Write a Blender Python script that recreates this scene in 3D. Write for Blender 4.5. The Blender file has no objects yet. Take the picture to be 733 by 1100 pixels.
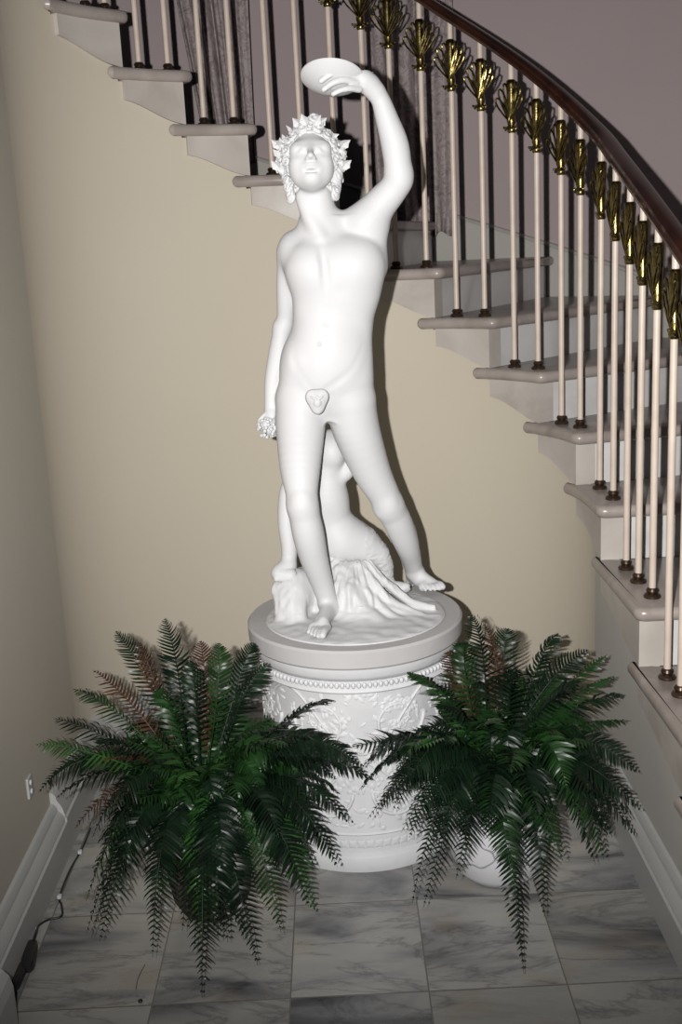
import bpy, math, random
import numpy as np
from mathutils import Vector, Matrix, noise
from math import sin, cos, pi, sqrt, radians

S = bpy.context.scene
COL = S.collection
PI = pi

# ------------------------------------------------------------------ camera model (metres, camera at the origin's x/y, 1.6 m up)
CF, CP, CR = 1202.0, 0.236, -0.05
cp_, sp_ = cos(CP), sin(CP)
_F = np.array([0, cp_, -sp_]); _U = np.array([0, sp_, cp_]); _R = np.array([1., 0, 0])
_Rt = _R * cos(CR) + _U * sin(CR); _Ut = _U * cos(CR) - _R * sin(CR)
CAM = np.array([0, 0, 1.6])

def W(u, v, Y):
    d = _F * CF + _Rt * (u - 366.5) - _Ut * (v - 550)
    return CAM + d * (Y / d[1])

def Wz(u, v, z):
    d = _F * CF + _Rt * (u - 366.5) - _Ut * (v - 550)
    return CAM + d * ((z - 1.6) / d[2])

def m2(P):      # metres per pixel at a point
    return float((np.array(P) - CAM) @ _F) / CF

cam = bpy.data.cameras.new('camera')
co = bpy.data.objects.new('camera', cam); COL.objects.link(co)
cam.sensor_fit = 'VERTICAL'; cam.sensor_height = 36; cam.lens = 36 * CF / 1100.0
cam.clip_start = .02; cam.clip_end = 100
M3 = Matrix(((_Rt[0], _Ut[0], -_F[0]), (_Rt[1], _Ut[1], -_F[1]), (_Rt[2], _Ut[2], -_F[2])))
co.matrix_world = Matrix.Translation(Vector(CAM)) @ M3.to_4x4()
S.camera = co

# ------------------------------------------------------------------ materials
def mat(name, base=(.8, .8, .8), rough=.5, metal=0, spec=.5, coat=0):
    m = bpy.data.materials.new(name); m.use_nodes = True
    b = m.node_tree.nodes['Principled BSDF']
    b.inputs['Base Color'].default_value = (*base, 1); b.inputs['Roughness'].default_value = rough
    b.inputs['Metallic'].default_value = metal; b.inputs['Specular IOR Level'].default_value = spec
    b.inputs['Coat Weight'].default_value = coat
    return m, m.node_tree, b

def N(t, typ, **kw):
    n = t.nodes.new(typ)
    for k, v in kw.items():
        if k in n.inputs: n.inputs[k].default_value = v
        else: setattr(n, k, v)
    return n

def ramp(t, fac, stops):
    n = t.nodes.new('ShaderNodeValToRGB'); cr = n.color_ramp
    cr.elements[0].position = stops[0][0]; cr.elements[0].color = (*stops[0][1], 1)
    cr.elements[1].position = stops[-1][0]; cr.elements[1].color = (*stops[-1][1], 1)
    for p, c in stops[1:-1]:
        e = cr.elements.new(p); e.color = (*c, 1)
    t.links.new(fac, n.inputs['Fac']); return n

def noisy(name, stops, scale=6, rough=.5, detail=6, bump=0, bscale=80, metal=0, spec=.5, dist=0, coat=0, bdist=.002):
    m, t, b = mat(name, rough=rough, metal=metal, spec=spec, coat=coat)
    tc = N(t, 'ShaderNodeTexCoord')
    n = N(t, 'ShaderNodeTexNoise'); n.inputs['Scale'].default_value = scale; n.inputs['Detail'].default_value = detail
    n.inputs['Distortion'].default_value = dist
    t.links.new(tc.outputs['Object'], n.inputs['Vector'])
    r = ramp(t, n.outputs['Fac'], stops)
    t.links.new(r.outputs['Color'], b.inputs['Base Color'])
    if bump:
        n2 = N(t, 'ShaderNodeTexNoise'); n2.inputs['Scale'].default_value = bscale; n2.inputs['Detail'].default_value = 4
        t.links.new(tc.outputs['Object'], n2.inputs['Vector'])
        bm = N(t, 'ShaderNodeBump'); bm.inputs['Strength'].default_value = bump; bm.inputs['Distance'].default_value = bdist
        t.links.new(n2.outputs['Fac'], bm.inputs['Height']); t.links.new(bm.outputs['Normal'], b.inputs['Normal'])
    return m

M = {}
M['plaster'] = noisy('white_plaster', [(.3, (.59, .59, .60)), (.7, (.64, .64, .65))], 5, .55, bump=.25, bscale=60, spec=.3, bdist=.001)
M['plaster_rough'] = noisy('white_painted_casting', [(.25, (.58, .585, .60)), (.7, (.66, .665, .68))], 9, .6, bump=.5, bscale=45, spec=.3)
M['slab'] = noisy('greyish_slab_paint', [(.3, (.44, .43, .435)), (.7, (.52, .51, .51))], 4, .6, bump=.3, bscale=50, spec=.3)
M['wall_cream'] = noisy('cream_wall_paint', [(.3, (.575, .518, .42)), (.7, (.60, .543, .445))], 1.5, .75, bump=.15, bscale=250, spec=.2, bdist=.0006)
M['wall_shade_grey'] = noisy('cream_paint_shade_greyed', [(.3, (.515, .472, .405)), (.7, (.545, .50, .43))], 1.5, .7, bump=.15, bscale=250, spec=.2, bdist=.0006)  # left run of the cream wall, grazing flash falloff put into a greyer colour
M['wall_mauve'] = noisy('mauve_wall_paint', [(.3, (.40, .335, .335)), (.7, (.43, .36, .36))], 1.2, .8, bump=.1, bscale=250, spec=.15, bdist=.0006)
M['wall_right'] = noisy('cream_stair_paint_shade_greyed', [(.3, (.47, .455, .42)), (.7, (.50, .485, .45))], 1.5, .7, spec=.2)  # same wall under the stairs, its weaker, cooler light painted in as grey
M['skirt'] = noisy('pale_skirting_paint', [(.3, (.42, .40, .37)), (.7, (.46, .44, .40))], 2, .6, spec=.3)
M['trim'] = noisy('white_gloss_trim_paint', [(.3, (.42, .42, .41)), (.7, (.48, .48, .47))], 3, .4, spec=.5)
M['marble'] = noisy('beige_stair_marble', [(.25, (.37, .335, .30)), (.5, (.48, .44, .40)), (.75, (.56, .52, .48))], 5, .4, detail=10, dist=.8, spec=.4)
M['marble_tread'] = noisy('taupe_tread_marble', [(.25, (.24, .20, .18)), (.5, (.34, .295, .27)), (.75, (.42, .375, .345))], 6, .3, detail=10, dist=1, spec=.5)
M['riser'] = noisy('pale_riser_marble', [(.25, (.50, .49, .48)), (.5, (.62, .61, .60)), (.75, (.70, .69, .68))], 3.5, .35, detail=10, dist=1.2, spec=.4)
M['rod'] = noisy('cream_baluster_enamel', [(.3, (.55, .455, .38)), (.7, (.66, .56, .48))], 14, .4, spec=.5)
M['brass'] = noisy('aged_brass', [(.3, (.05, .036, .012)), (.55, (.20, .155, .06)), (.75, (.34, .28, .12))], 60, .28, metal=1, bump=.4, bscale=90)
M['bronze'] = noisy('dark_bronze', [(.3, (.035, .022, .015)), (.7, (.10, .065, .045))], 60, .35, metal=.7)
M['wood'] = noisy('dark_mahogany', [(.3, (.014, .005, .003)), (.7, (.045, .014, .008))], 12, .28, spec=.5, coat=.4)
M['cord'] = mat('black_rubber', (.012, .012, .014), .4)[0]
M['clear'] = mat('clear_plastic', (.55, .57, .6), .2)[0]
M['pot'] = None

# floor marble: every tile gets its own veining
def floor_material(sx, sy, ox, oy):
    m, t, b = mat('floor_marble_tiles', rough=.25, spec=.5)
    L = t.links
    tc = N(t, 'ShaderNodeTexCoord'); sep = N(t, 'ShaderNodeSeparateXYZ'); L.new(tc.outputs['Object'], sep.inputs[0])
    def math_(op, a, bb=None, c=None):
        n = N(t, 'ShaderNodeMath', operation=op)
        for i, v in enumerate((a, bb, c)):
            if v is None: continue
            if isinstance(v, (int, float)): n.inputs[i].default_value = v
            else: L.new(v, n.inputs[i])
        return n.outputs[0]
    fx = math_('DIVIDE', math_('SUBTRACT', sep.outputs[0], ox), sx); fy = math_('DIVIDE', math_('SUBTRACT', sep.outputs[1], oy), sy)
    ix = math_('FLOOR', fx); iy = math_('FLOOR', fy)
    gx = math_('ABSOLUTE', math_('SUBTRACT', math_('FRACT', fx), .5)); gy = math_('ABSOLUTE', math_('SUBTRACT', math_('FRACT', fy), .5))
    joint = math_('GREATER_THAN', math_('MAXIMUM', gx, gy), .4945)
    cmb = N(t, 'ShaderNodeCombineXYZ'); L.new(ix, cmb.inputs[0]); L.new(iy, cmb.inputs[1])
    wn = N(t, 'ShaderNodeTexWhiteNoise'); L.new(cmb.outputs[0], wn.inputs['Vector'])
    off = N(t, 'ShaderNodeVectorMath', operation='SCALE'); L.new(wn.outputs['Color'], off.inputs[0]); off.inputs['Scale'].default_value = 37
    add = N(t, 'ShaderNodeVectorMath', operation='ADD'); L.new(tc.outputs['Object'], add.inputs[0]); L.new(off.outputs[0], add.inputs[1])
    mp = N(t, 'ShaderNodeMapping'); L.new(add.outputs[0], mp.inputs['Vector']); mp.inputs['Rotation'].default_value = (0, 0, .75); mp.inputs['Scale'].default_value = (.8, 2.4, 1)
    # broad clouds and dark diagonal veins
    n1 = N(t, 'ShaderNodeTexNoise'); n1.inputs['Scale'].default_value = 3.0; n1.inputs['Detail'].default_value = 9; n1.inputs['Distortion'].default_value = .7; L.new(mp.outputs[0], n1.inputs['Vector'])
    r1 = ramp(t, n1.outputs['Fac'], [(.30, (.10, .105, .115)), (.40, (.24, .24, .245)), (.50, (.37, .365, .35)), (.75, (.45, .44, .41))])
    n2 = N(t, 'ShaderNodeTexNoise'); n2.inputs['Scale'].default_value = 2.6; n2.inputs['Detail'].default_value = 14; n2.inputs['Distortion'].default_value = .6; n2.inputs['Roughness'].default_value = .62; L.new(mp.outputs[0], n2.inputs['Vector'])
    v = math_('ABSOLUTE', math_('SUBTRACT', n2.outputs['Fac'], .5))
    r2 = ramp(t, v, [(0.0, (.60, .60, .61)), (.012, (.86, .86, .86)), (.035, (1, 1, 1))])
    mx = N(t, 'ShaderNodeMix', data_type='RGBA', blend_type='MULTIPLY'); mx.inputs['Factor'].default_value = 1
    L.new(r1.outputs[0], mx.inputs[6]); L.new(r2.outputs[0], mx.inputs[7])
    n3 = N(t, 'ShaderNodeTexNoise'); n3.inputs['Scale'].default_value = 5; n3.inputs['Detail'].default_value = 3; L.new(add.outputs[0], n3.inputs['Vector'])
    r3 = ramp(t, n3.outputs['Fac'], [(.58, (1, 1, 1)), (.78, (.92, .80, .66))])
    mx2 = N(t, 'ShaderNodeMix', data_type='RGBA', blend_type='MULTIPLY'); mx2.inputs['Factor'].default_value = 1
    L.new(mx.outputs[2], mx2.inputs[6]); L.new(r3.outputs[0], mx2.inputs[7])
    # per tile lightness
    tl = math_('MULTIPLY_ADD', wn.outputs['Value'], .35, .72)
    hs = N(t, 'ShaderNodeHueSaturation'); L.new(mx2.outputs[2], hs.inputs['Color']); L.new(tl, hs.inputs['Value'])
    mx3 = N(t, 'ShaderNodeMix', data_type='RGBA'); L.new(joint, mx3.inputs['Factor']); L.new(hs.outputs[0], mx3.inputs[6]); mx3.inputs[7].default_value = (.16, .145, .13, 1)
    L.new(mx3.outputs[2], b.inputs['Base Color'])
    rr = math_('MULTIPLY_ADD', n2.outputs['Fac'], .35, .12); L.new(rr, b.inputs['Roughness'])
    bp = N(t, 'ShaderNodeBump'); bp.inputs['Strength'].default_value = .5; bp.inputs['Distance'].default_value = .002; bp.invert = True
    L.new(joint, bp.inputs['Height']); L.new(bp.outputs['Normal'], b.inputs['Normal'])
    return m

# white cracked glaze for the fern pot
def pot_material():
    m, t, b = mat('crazed_white_glaze', rough=.3)
    tc = N(t, 'ShaderNodeTexCoord')
    nz = N(t, 'ShaderNodeTexNoise'); nz.inputs['Scale'].default_value = 9; t.links.new(tc.outputs['Object'], nz.inputs['Vector'])
    ad = N(t, 'ShaderNodeVectorMath', operation='MULTIPLY_ADD'); ad.inputs[1].default_value = (.12, .12, .12)
    t.links.new(nz.outputs['Color'], ad.inputs[0]); t.links.new(tc.outputs['Object'], ad.inputs[2])
    v = N(t, 'ShaderNodeTexVoronoi', feature='DISTANCE_TO_EDGE'); v.inputs['Scale'].default_value = 9; t.links.new(ad.outputs[0], v.inputs['Vector'])
    r = ramp(t, v.outputs['Distance'], [(0, (.22, .22, .23)), (.02, (.42, .42, .44)), (.035, (.60, .60, .63))])
    t.links.new(r.outputs[0], b.inputs['Base Color']); return m
M['pot'] = pot_material()

def curtain_material():
    m, t, b = mat('mauve_damask', rough=.7, spec=.3)
    tc = N(t, 'ShaderNodeTexCoord')
    n = N(t, 'ShaderNodeTexNoise'); n.inputs['Scale'].default_value = 11; n.inputs['Detail'].default_value = 2; n.inputs['Distortion'].default_value = 2.5
    t.links.new(tc.outputs['Object'], n.inputs['Vector'])
    r = ramp(t, n.outputs['Fac'], [(.40, (.25, .205, .205)), (.47, (.42, .36, .35)), (.53, (.27, .22, .225)), (.60, (.40, .345, .34))])
    t.links.new(r.outputs[0], b.inputs['Base Color'])
    bm = N(t, 'ShaderNodeBump'); bm.inputs['Strength'].default_value = .5; bm.inputs['Distance'].default_value = .006
    t.links.new(n.outputs['Fac'], bm.inputs['Height']); t.links.new(bm.outputs['Normal'], b.inputs['Normal']); return m
M['curtain'] = curtain_material()

def leaf_material(name, dark, light):
    m, t, b = mat(name, rough=.36, spec=.26)
    tc = N(t, 'ShaderNodeTexCoord'); n = N(t, 'ShaderNodeTexNoise'); n.inputs['Scale'].default_value = 14; n.inputs['Detail'].default_value = 3
    t.links.new(tc.outputs['Object'], n.inputs['Vector'])
    r = ramp(t, n.outputs['Fac'], [(.35, dark), (.7, light)]); t.links.new(r.outputs[0], b.inputs['Base Color'])
    return m
M['frond_dark'] = leaf_material('dark_green_fern_leaf', (.003, .008, .0045), (.008, .021, .009))
M['frond_mid'] = leaf_material('green_fern_leaf', (.006, .022, .006), (.016, .050, .012))
M['frond_light'] = leaf_material('bright_green_fern_leaf', (.014, .052, .010), (.03, .09, .018))
M['frond_brown'] = leaf_material('brown_fern_leaf', (.035, .016, .010), (.075, .036, .02))
M['soil'] = noisy('dark_potting_moss', [(.3, (.015, .012, .008)), (.7, (.05, .04, .025))], 40, .9)

# ------------------------------------------------------------------ objects
def tag(o, label=None, cat=None, group=None, kind=None):
    if label: o['label'] = label
    if cat: o['category'] = cat
    if group: o['group'] = group
    if kind: o['kind'] = kind
    return o

def empty(name, loc=(0, 0, 0), rz=0):
    o = bpy.data.objects.new(name, None); COL.objects.link(o); o.location = loc; o.rotation_euler = (0, 0, rz); o.empty_display_size = .05
    return o

class MB:
    """collects geometry of ONE object"""
    def __init__(s): s.v = []; s.f = []
    def add(s, vs, fs):
        b = len(s.v); s.v += [tuple(map(float, v)) for v in vs]; s.f += [tuple(i + b for i in f) for f in fs]
    def box(s, lo, hi):
        x0, y0, z0_ = lo; x1, y1, z1 = hi
        s.add([(x0, y0, z0_), (x1, y0, z0_), (x1, y1, z0_), (x0, y1, z0_), (x0, y0, z1), (x1, y0, z1), (x1, y1, z1), (x0, y1, z1)],
              [(3, 2, 1, 0), (4, 5, 6, 7), (0, 1, 5, 4), (1, 2, 6, 5), (2, 3, 7, 6), (3, 0, 4, 7)])
    def tube(s, pts, rad, n=8, closed=False, cap=True):
        P = [Vector(p) for p in pts]; k = len(P)
        if not hasattr(rad, '__len__'): rad = [rad] * k
        T = []
        for i in range(k):
            a = P[(i - 1) % k] if (closed or i) else P[0]; b = P[(i + 1) % k] if (closed or i < k - 1) else P[-1]
            d = (b - a); T.append(d.normalized() if d.length > 1e-9 else Vector((0, 0, 1)))
        up = Vector((0, 0, 1)) if abs(T[0].z) < .9 else Vector((1, 0, 0))
        u = T[0].cross(up).normalized(); vs = []
        for i in range(k):
            u = (u - T[i] * u.dot(T[i]))
            u = u.normalized() if u.length > 1e-6 else T[i].orthogonal().normalized()
            w = T[i].cross(u)
            for j in range(n):
                a = 2 * PI * j / n; vs.append(P[i] + (u * cos(a) + w * sin(a)) * rad[i])
        fs = []
        for i in range(k if closed else k - 1):
            i2 = (i + 1) % k
            for j in range(n):
                j2 = (j + 1) % n; fs.append((i * n + j, i * n + j2, i2 * n + j2, i2 * n + j))
        if cap and not closed:
            fs.append(tuple(reversed(range(n)))); fs.append(tuple(range((k - 1) * n, k * n)))
        s.add(vs, fs)
    def lathe(s, prof, c=(0, 0, 0), n=32, cap=True):
        vs = []; k = len(prof)
        for r, z in prof:
            for j in range(n):
                a = 2 * PI * j / n; vs.append((c[0] + r * cos(a), c[1] + r * sin(a), c[2] + z))
        fs = []
        for i in range(k - 1):
            for j in range(n):
                j2 = (j + 1) % n; fs.append((i * n + j, i * n + j2, (i + 1) * n + j2, (i + 1) * n + j))
        if cap:
            fs.append(tuple(reversed(range(n)))); fs.append(tuple(range((k - 1) * n, k * n)))
        s.add(vs, fs)
    def sphere(s, c, r, n=10, m=7, sc=(1, 1, 1)):
        vs = [(c[0], c[1], c[2] - r * sc[2])]
        for i in range(1, m):
            t = -PI / 2 + PI * i / m
            for j in range(n):
                a = 2 * PI * j / n; vs.append((c[0] + r * cos(t) * cos(a) * sc[0], c[1] + r * cos(t) * sin(a) * sc[1], c[2] + r * sin(t) * sc[2]))
        vs.append((c[0], c[1], c[2] + r * sc[2])); fs = []
        for j in range(n): fs.append((0, 1 + (j + 1) % n, 1 + j))
        for i in range(m - 2):
            for j in range(n):
                j2 = (j + 1) % n; a = 1 + i * n; b = 1 + (i + 1) * n; fs.append((a + j, a + j2, b + j2, b + j))
        a = 1 + (m - 2) * n
        for j in range(n): fs.append((a + j, a + (j + 1) % n, len(vs) - 1))
        s.add(vs, fs)
    def build(s, name, m, parent=None, smooth=True, angle=40, loc=None):
        me = bpy.data.meshes.new(name); me.from_pydata(s.v, [], s.f); me.update()
        me.materials.append(m)
        if smooth:
            me.polygons.foreach_set('use_smooth', [True] * len(me.polygons))
            if angle: me.set_sharp_from_angle(angle=radians(angle))
        o = bpy.data.objects.new(name, me); COL.objects.link(o)
        if parent: o.parent = parent
        if loc is not None: o.location = loc
        return o

# ------------------------------------------------------------------ stair geometry
cx, cy, Rx, Ry = -.047, 3.15, .785, .717
RISE, Z0 = .162, .046
SK = {1: -2.42, 2: -1.86, 3: -1.295, 4: -.731, 5: -.166, 6: .197, 7: .494, 8: .774, 9: 1.04, 10: 1.303, 11: 1.564, 12: 1.826, 13: 2.091, 14: 2.363, 15: 2.689, 16: 3.06}
WID = 1.08
def pos(s, off):
    if s < 0: return Vector((cx + Rx + off, cy + s * Ry, 0))
    if s > PI: return Vector((cx - Rx - off, cy - (s - PI) * Ry, 0))
    return Vector((cx + (Rx + off) * cos(s), cy + (Ry + off) * sin(s), 0))
def tan_(s):
    return (pos(s + .01, .0) - pos(s - .01, .0)).normalized()
def zt(k): return Z0 + RISE * k

def prism(mb, outline, z0, z1):
    n = len(outline)
    mb.add([(p[0], p[1], z0) for p in outline] + [(p[0], p[1], z1) for p in outline],
           [tuple(reversed(range(n))), tuple(range(n, 2 * n))] + [(i, (i + 1) % n, n + (i + 1) % n, n + i) for i in range(n)])

def inset(pts, d):
    n = len(pts); out = []
    for i in range(n):
        a, b, c = pts[i - 1], pts[i], pts[(i + 1) % n]
        e1 = (b - a).normalized(); e2 = (c - b).normalized()
        nn = (Vector((-e1.y, e1.x, 0)) + Vector((-e2.y, e2.x, 0)))
        l = nn.length; nn = nn / l if l > 1e-6 else Vector((-e1.y, e1.x, 0))
        out.append(b + nn * d / max(.5, abs(l / 2)))
    return out

def seg(s0, s1, off, n):
    return [pos(s0 + (s1 - s0) * i / n, off) for i in range(n + 1)]

stair = empty('staircase', (cx, cy, 0))
tag(stair, 'curved marble staircase sweeping up from the right behind the white statue', 'staircase')
def rel(mb, root):
    c = root.location
    mb.v = [(x - c.x, y - c.y, z - c.z) for x, y, z in mb.v]; return mb

TH = .036
for k in range(1, 16):
    s0, s1 = SK[k], SK[k + 1]
    # tread outline, counter-clockwise with the well on the left of travel
    T0 = (pos(s0 + .01, .3) - pos(s0 - .01, .3)).normalized()
    A = pos(s0, -.03) - T0 * .034; B = pos(s0, WID) - T0 * .034
    front = [A + (B - A) * t for t in (0, .05, .3, .6, 1)]
    e = .081 if k > 4 else .07
    ol = [front[0] + Vector((0, 0, 0))]
    # rounded inner front corner
    dA = (B - A).normalized()
    inner0 = pos(s0 + .02, -.03)
    c1 = A + (inner0 - A).normalized() * .03; c2 = A + dA * .03
    corner = [(c1 * (1 - t) ** 2 + A * 2 * t * (1 - t) + c2 * t * t) for t in (0, .25, .5, .75, 1)]
    outer = seg(s0, s1 + .012, WID, 14)
    back = [pos(s1 + .012, WID * (1 - t)) for t in (0, .5, .97)]
    tip = [pos(s1 + e * .5, .0), pos(s1 + e - .02, -.002), pos(s1 + e, -.012), pos(s1 + e, -.02), pos(s1 + e - .012, -.03)]
    inner = seg(s1 + .03, s0 + .045 / (1 if s0 >= 0 else 1), -.03, 12)
    ring = corner + front[2:] + outer[1:] + back[1:] + tip + inner
    cl = []
    for q in ring:
        if not cl or (q - cl[-1]).length > .002: cl.append(q)
    if (cl[0] - cl[-1]).length < .002: cl.pop()
    mb = MB(); n = len(cl); r = TH / 2; rings = []
    for i in range(7):
        a = -PI / 2 + PI * i / 6
        rings.append(([Vector((q.x, q.y, 0)) for q in inset(cl, r * .8 * (1 - cos(a)))], zt(k) - r + r * sin(a)))
    vs = []
    for pts, z in rings: vs += [(q.x, q.y, z) for q in pts]
    fs = [tuple(reversed(range(n))), tuple(range(6 * n, 7 * n))]
    for i in range(6):
        for j in range(n): fs.append((i * n + j, i * n + (j + 1) % n, (i + 1) * n + (j + 1) % n, (i + 1) * n + j))
    mb.add(vs, fs)
    tr = rel(mb, stair).build('tread', M['marble_tread'], stair, angle=35)
    # riser slab
    mb = MB(); Tn = tan_(s0)
    zb_ = zt(k - 1) if k > 1 else 0
    a0 = pos(s0, .0501); a1 = pos(s0, WID)
    prism(mb, [a0, a1, a1 + T0 * .03, a0 + T0 * .03], zb_, zt(k) - TH)
    # block the end of the riser with a thin upright slip, as the photo's joint shows
    rel(mb, stair).build('riser', M['riser'], stair, smooth=False)
    # scrolled end panel on the wall face
    mb = MB(); nn = 26; top = zt(k) - TH; Hh = top - zb_
    lo = []
    for i in range(nn + 1):
        t = i / nn            # 0 at the riser (deep), 1 at the back (shallow)
        og = (1 - t)
        d = .058 + (Hh - .058) * (og ** 2 * (3 - 2 * og) * .75 + og * .25)
        if k == 1: d = Hh
        lo.append((s0 + (s1 - s0) * t, top - d))
    vs = []
    for off in (-.012, .05):
        for (ss, zz) in lo:
            q = pos(ss, off); vs.append((q.x, q.y, zz))
        for (ss, zz) in lo:
            q = pos(ss, off); vs.append((q.x, q.y, top))
    m_ = nn + 1; fs = []
    for i in range(nn):
        fs.append((i, m_ + i, m_ + i + 1, i + 1)); fs.append((2 * m_ + i, 2 * m_ + i + 1, 3 * m_ + i + 1, 3 * m_ + i))
        fs.append((i, i + 1, 2 * m_ + i + 1, 2 * m_ + i)); fs.append((m_ + i, 3 * m_ + i, 3 * m_ + i + 1, m_ + i + 1))
    fs.append((0, 2 * m_, 3 * m_, m_)); fs.append((nn, m_ + nn, 3 * m_ + nn, 2 * m_ + nn))
    mb.add(vs, fs)
    rel(mb, stair).build('end_panel', M['marble'], stair, angle=30)

# ------------------------------------------------------------------ walls
def wall_strip(name, sa, sb, off0, off1, ztop, m, n=60, zbot=0):
    mb = MB(); ss = [sa + (sb - sa) * i / n for i in range(n + 1)]
    if callable(ztop):
        ss = sorted(set([round(x, 5) for x in ss] + [round(SK[k] + d, 5) for k in SK for d in (.018, .022) if sa < SK[k] < sb]))
    vs = []
    for s in ss:
        a, b = pos(s, off0), pos(s, off1); z = ztop(s) if callable(ztop) else ztop
        zb2 = zbot(s) if callable(zbot) else zbot
        vs += [(a.x, a.y, zb2), (b.x, b.y, zb2), (b.x, b.y, z), (a.x, a.y, z)]
    fs = []
    for i in range(len(ss) - 1):
        b = 4 * i
        for j in range(4): fs.append((b + j, b + (j + 1) % 4, b + 4 + (j + 1) % 4, b + 4 + j))
    fs.append((0, 3, 2, 1)); e = 4 * (len(ss) - 1); fs.append((e, e + 1, e + 2, e + 3))
    mb.add(vs, fs); o = mb.build(name, m, angle=25); tag(o, kind='structure'); return o
def kof(s):
    k = 0
    for q in SK:
        if s >= SK[q] + .02: k = q
    return k
def topz(s): return zt(min(max(kof(s), 1), 15)) - TH - .004
wall_strip('wall_back', .0, PI, 0, .045, topz, M['wall_cream'], 90)
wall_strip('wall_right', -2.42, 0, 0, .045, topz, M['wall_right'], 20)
wall_strip('wall_left', PI, PI + 4.2, 0, .10, 3.6, M['wall_shade_grey'], 6)
wall_strip('wall_outer', -4.5, PI, WID + .0, WID + .12, 3.6, M['wall_mauve'], 90)
# stair-side skirting on the outer wall, following the slope
def kline(s):
    ks = sorted(SK)
    for a, b in zip(ks[:-1], ks[1:]):
        if SK[a] <= s <= SK[b]: return a + (s - SK[a]) / (SK[b] - SK[a])
    return ks[0] + (s - SK[1]) / .56 if s < SK[1] else 16 + (s - SK[16]) / .35
def sk_top(s): return zt(kline(s)) + .055
wall_strip('trim_1', -2.4, 3.0, WID - .012, WID + .001, sk_top, M['skirt'], 80, zbot=lambda s: zt(kline(s)) - .5)
def sweep_profile(name, sa, sb, prof, m, zfun=lambda s: 0, n=60):
    mb = MB(); vs = []; k = len(prof)
    for i in range(n + 1):
        s = sa + (sb - sa) * i / n
        for off, z in prof:
            q = pos(s, off); vs.append((q.x, q.y, z + zfun(s)))
    fs = []
    for i in range(n):
        for j in range(k): fs.append((i * k + j, i * k + (j + 1) % k, (i + 1) * k + (j + 1) % k, (i + 1) * k + j))
    fs.append(tuple(reversed(range(k)))); fs.append(tuple(range(n * k, n * k + k)))
    mb.add(vs, fs); o = mb.build(name, m, angle=30); return tag(o, kind='structure')
sweep_profile('trim_2', -2.4, 3.0, [(WID - .022, -.012), (WID - .026, -.006), (WID - .022, 0), (WID - .016, .004), (WID + .001, .006), (WID + .001, -.012)], M['skirt'], sk_top, 90)
# baseboards with a moulded cap
bp = [(.001, 0), (-.040, 0), (-.040, .094), (-.034, .098), (-.036, .104), (-.030, .118), (-.018, .130), (-.016, .140), (-.008, .150), (.001, .152)]
sweep_profile('baseboard_left', PI + .50, PI + 4.2, bp, M['trim'], n=8)
bp2 = [(.001, 0), (-.040, 0), (-.040, .105), (-.034, .110), (-.036, .116), (-.030, .140), (-.018, .160), (-.016, .172), (-.008, .182), (.001, .184)]
sweep_profile('baseboard_back', 0, PI - .25, bp, M['trim'], n=60)
sweep_profile('baseboard_1', PI - .25, PI + .50, bp2, M['trim'], n=20)
sweep_profile('baseboard_right', -2.42, -.0, bp, M['trim'], n=20)

# floor and a ceiling far above
mb = MB(); mb.box((-3.2, -3.0, -.05), (3.4, 5.4, 0))
fl = mb.build('floor', floor_material(.3035, .352, -.1635, 2.133), smooth=False); tag(fl, kind='structure')

# ------------------------------------------------------------------ balustrade
rail_root = empty('stair_railing', (cx, cy, 0))
tag(rail_root, 'brass-trimmed stair railing of cream rods under a dark wood handrail', 'railing')
BAL = [(2, -1.62), (2, -1.42), (3, -1.20), (3, -.994), (3, -.845), (4, -.652), (4, -.471), (4, -.299), (5, -.091), (5, .104), (6, .285), (6, .418), (7, .56), (7, .69), (8, .836), (8, .968),
       (9, 1.098), (9, 1.229), (10, 1.339), (10, 1.467), (11, 1.602), (11, 1.724), (12, 1.868), (12, 1.991), (13, 2.125), (13, 2.249), (14, 2.38), (14, 2.47), (15, 2.72), (15, 2.86)]
BOFF = .035
def kmid(s):   # fractional tread number, smoothed
    w = 0; a = 0
    for d in range(-6, 7):
        g = math.exp(-(d / 3.5) ** 2); x = kline(s + d * .09); a += g * x; w += g
    return a / w
_rs = [-2.6, -1.6, -.9, -.6, -.3, 0, .15, .3, .45, .6, .75, .9, 1.05, 1.5, 3.3]
_rz = [1.04, 1.345, 1.555, 1.644, 1.729, 1.812, 1.860, 1.922, 1.998, 2.076, 2.154, 2.232, 2.312, 2.58, 3.70]
def railz(s):
    a = 0; w = 0
    for d in range(-5, 6):
        g = math.exp(-(d / 3) ** 2); a += g * float(np.interp(s + d * .045, _rs, _rz)); w += g
    return a / w
# handrail
prof = []
for a_, b_ in [(-.024, -.018), (-.026, -.006), (-.021, .002), (-.026, .010), (-.024, .020), (-.012, .028), (.012, .028), (.024, .020), (.026, .010), (.021, .002), (.026, -.006), (.024, -.018), (.012, -.022), (-.012, -.022)]:
    prof.append((BOFF + a_ * .88, b_ * .80))
o = sweep_profile('handrail', -2.3, 3.1, prof, M['wood'], railz, 140); del o['kind']
o.parent = rail_root; o.matrix_parent_inverse = Matrix.Translation((-cx, -cy, 0))

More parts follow.
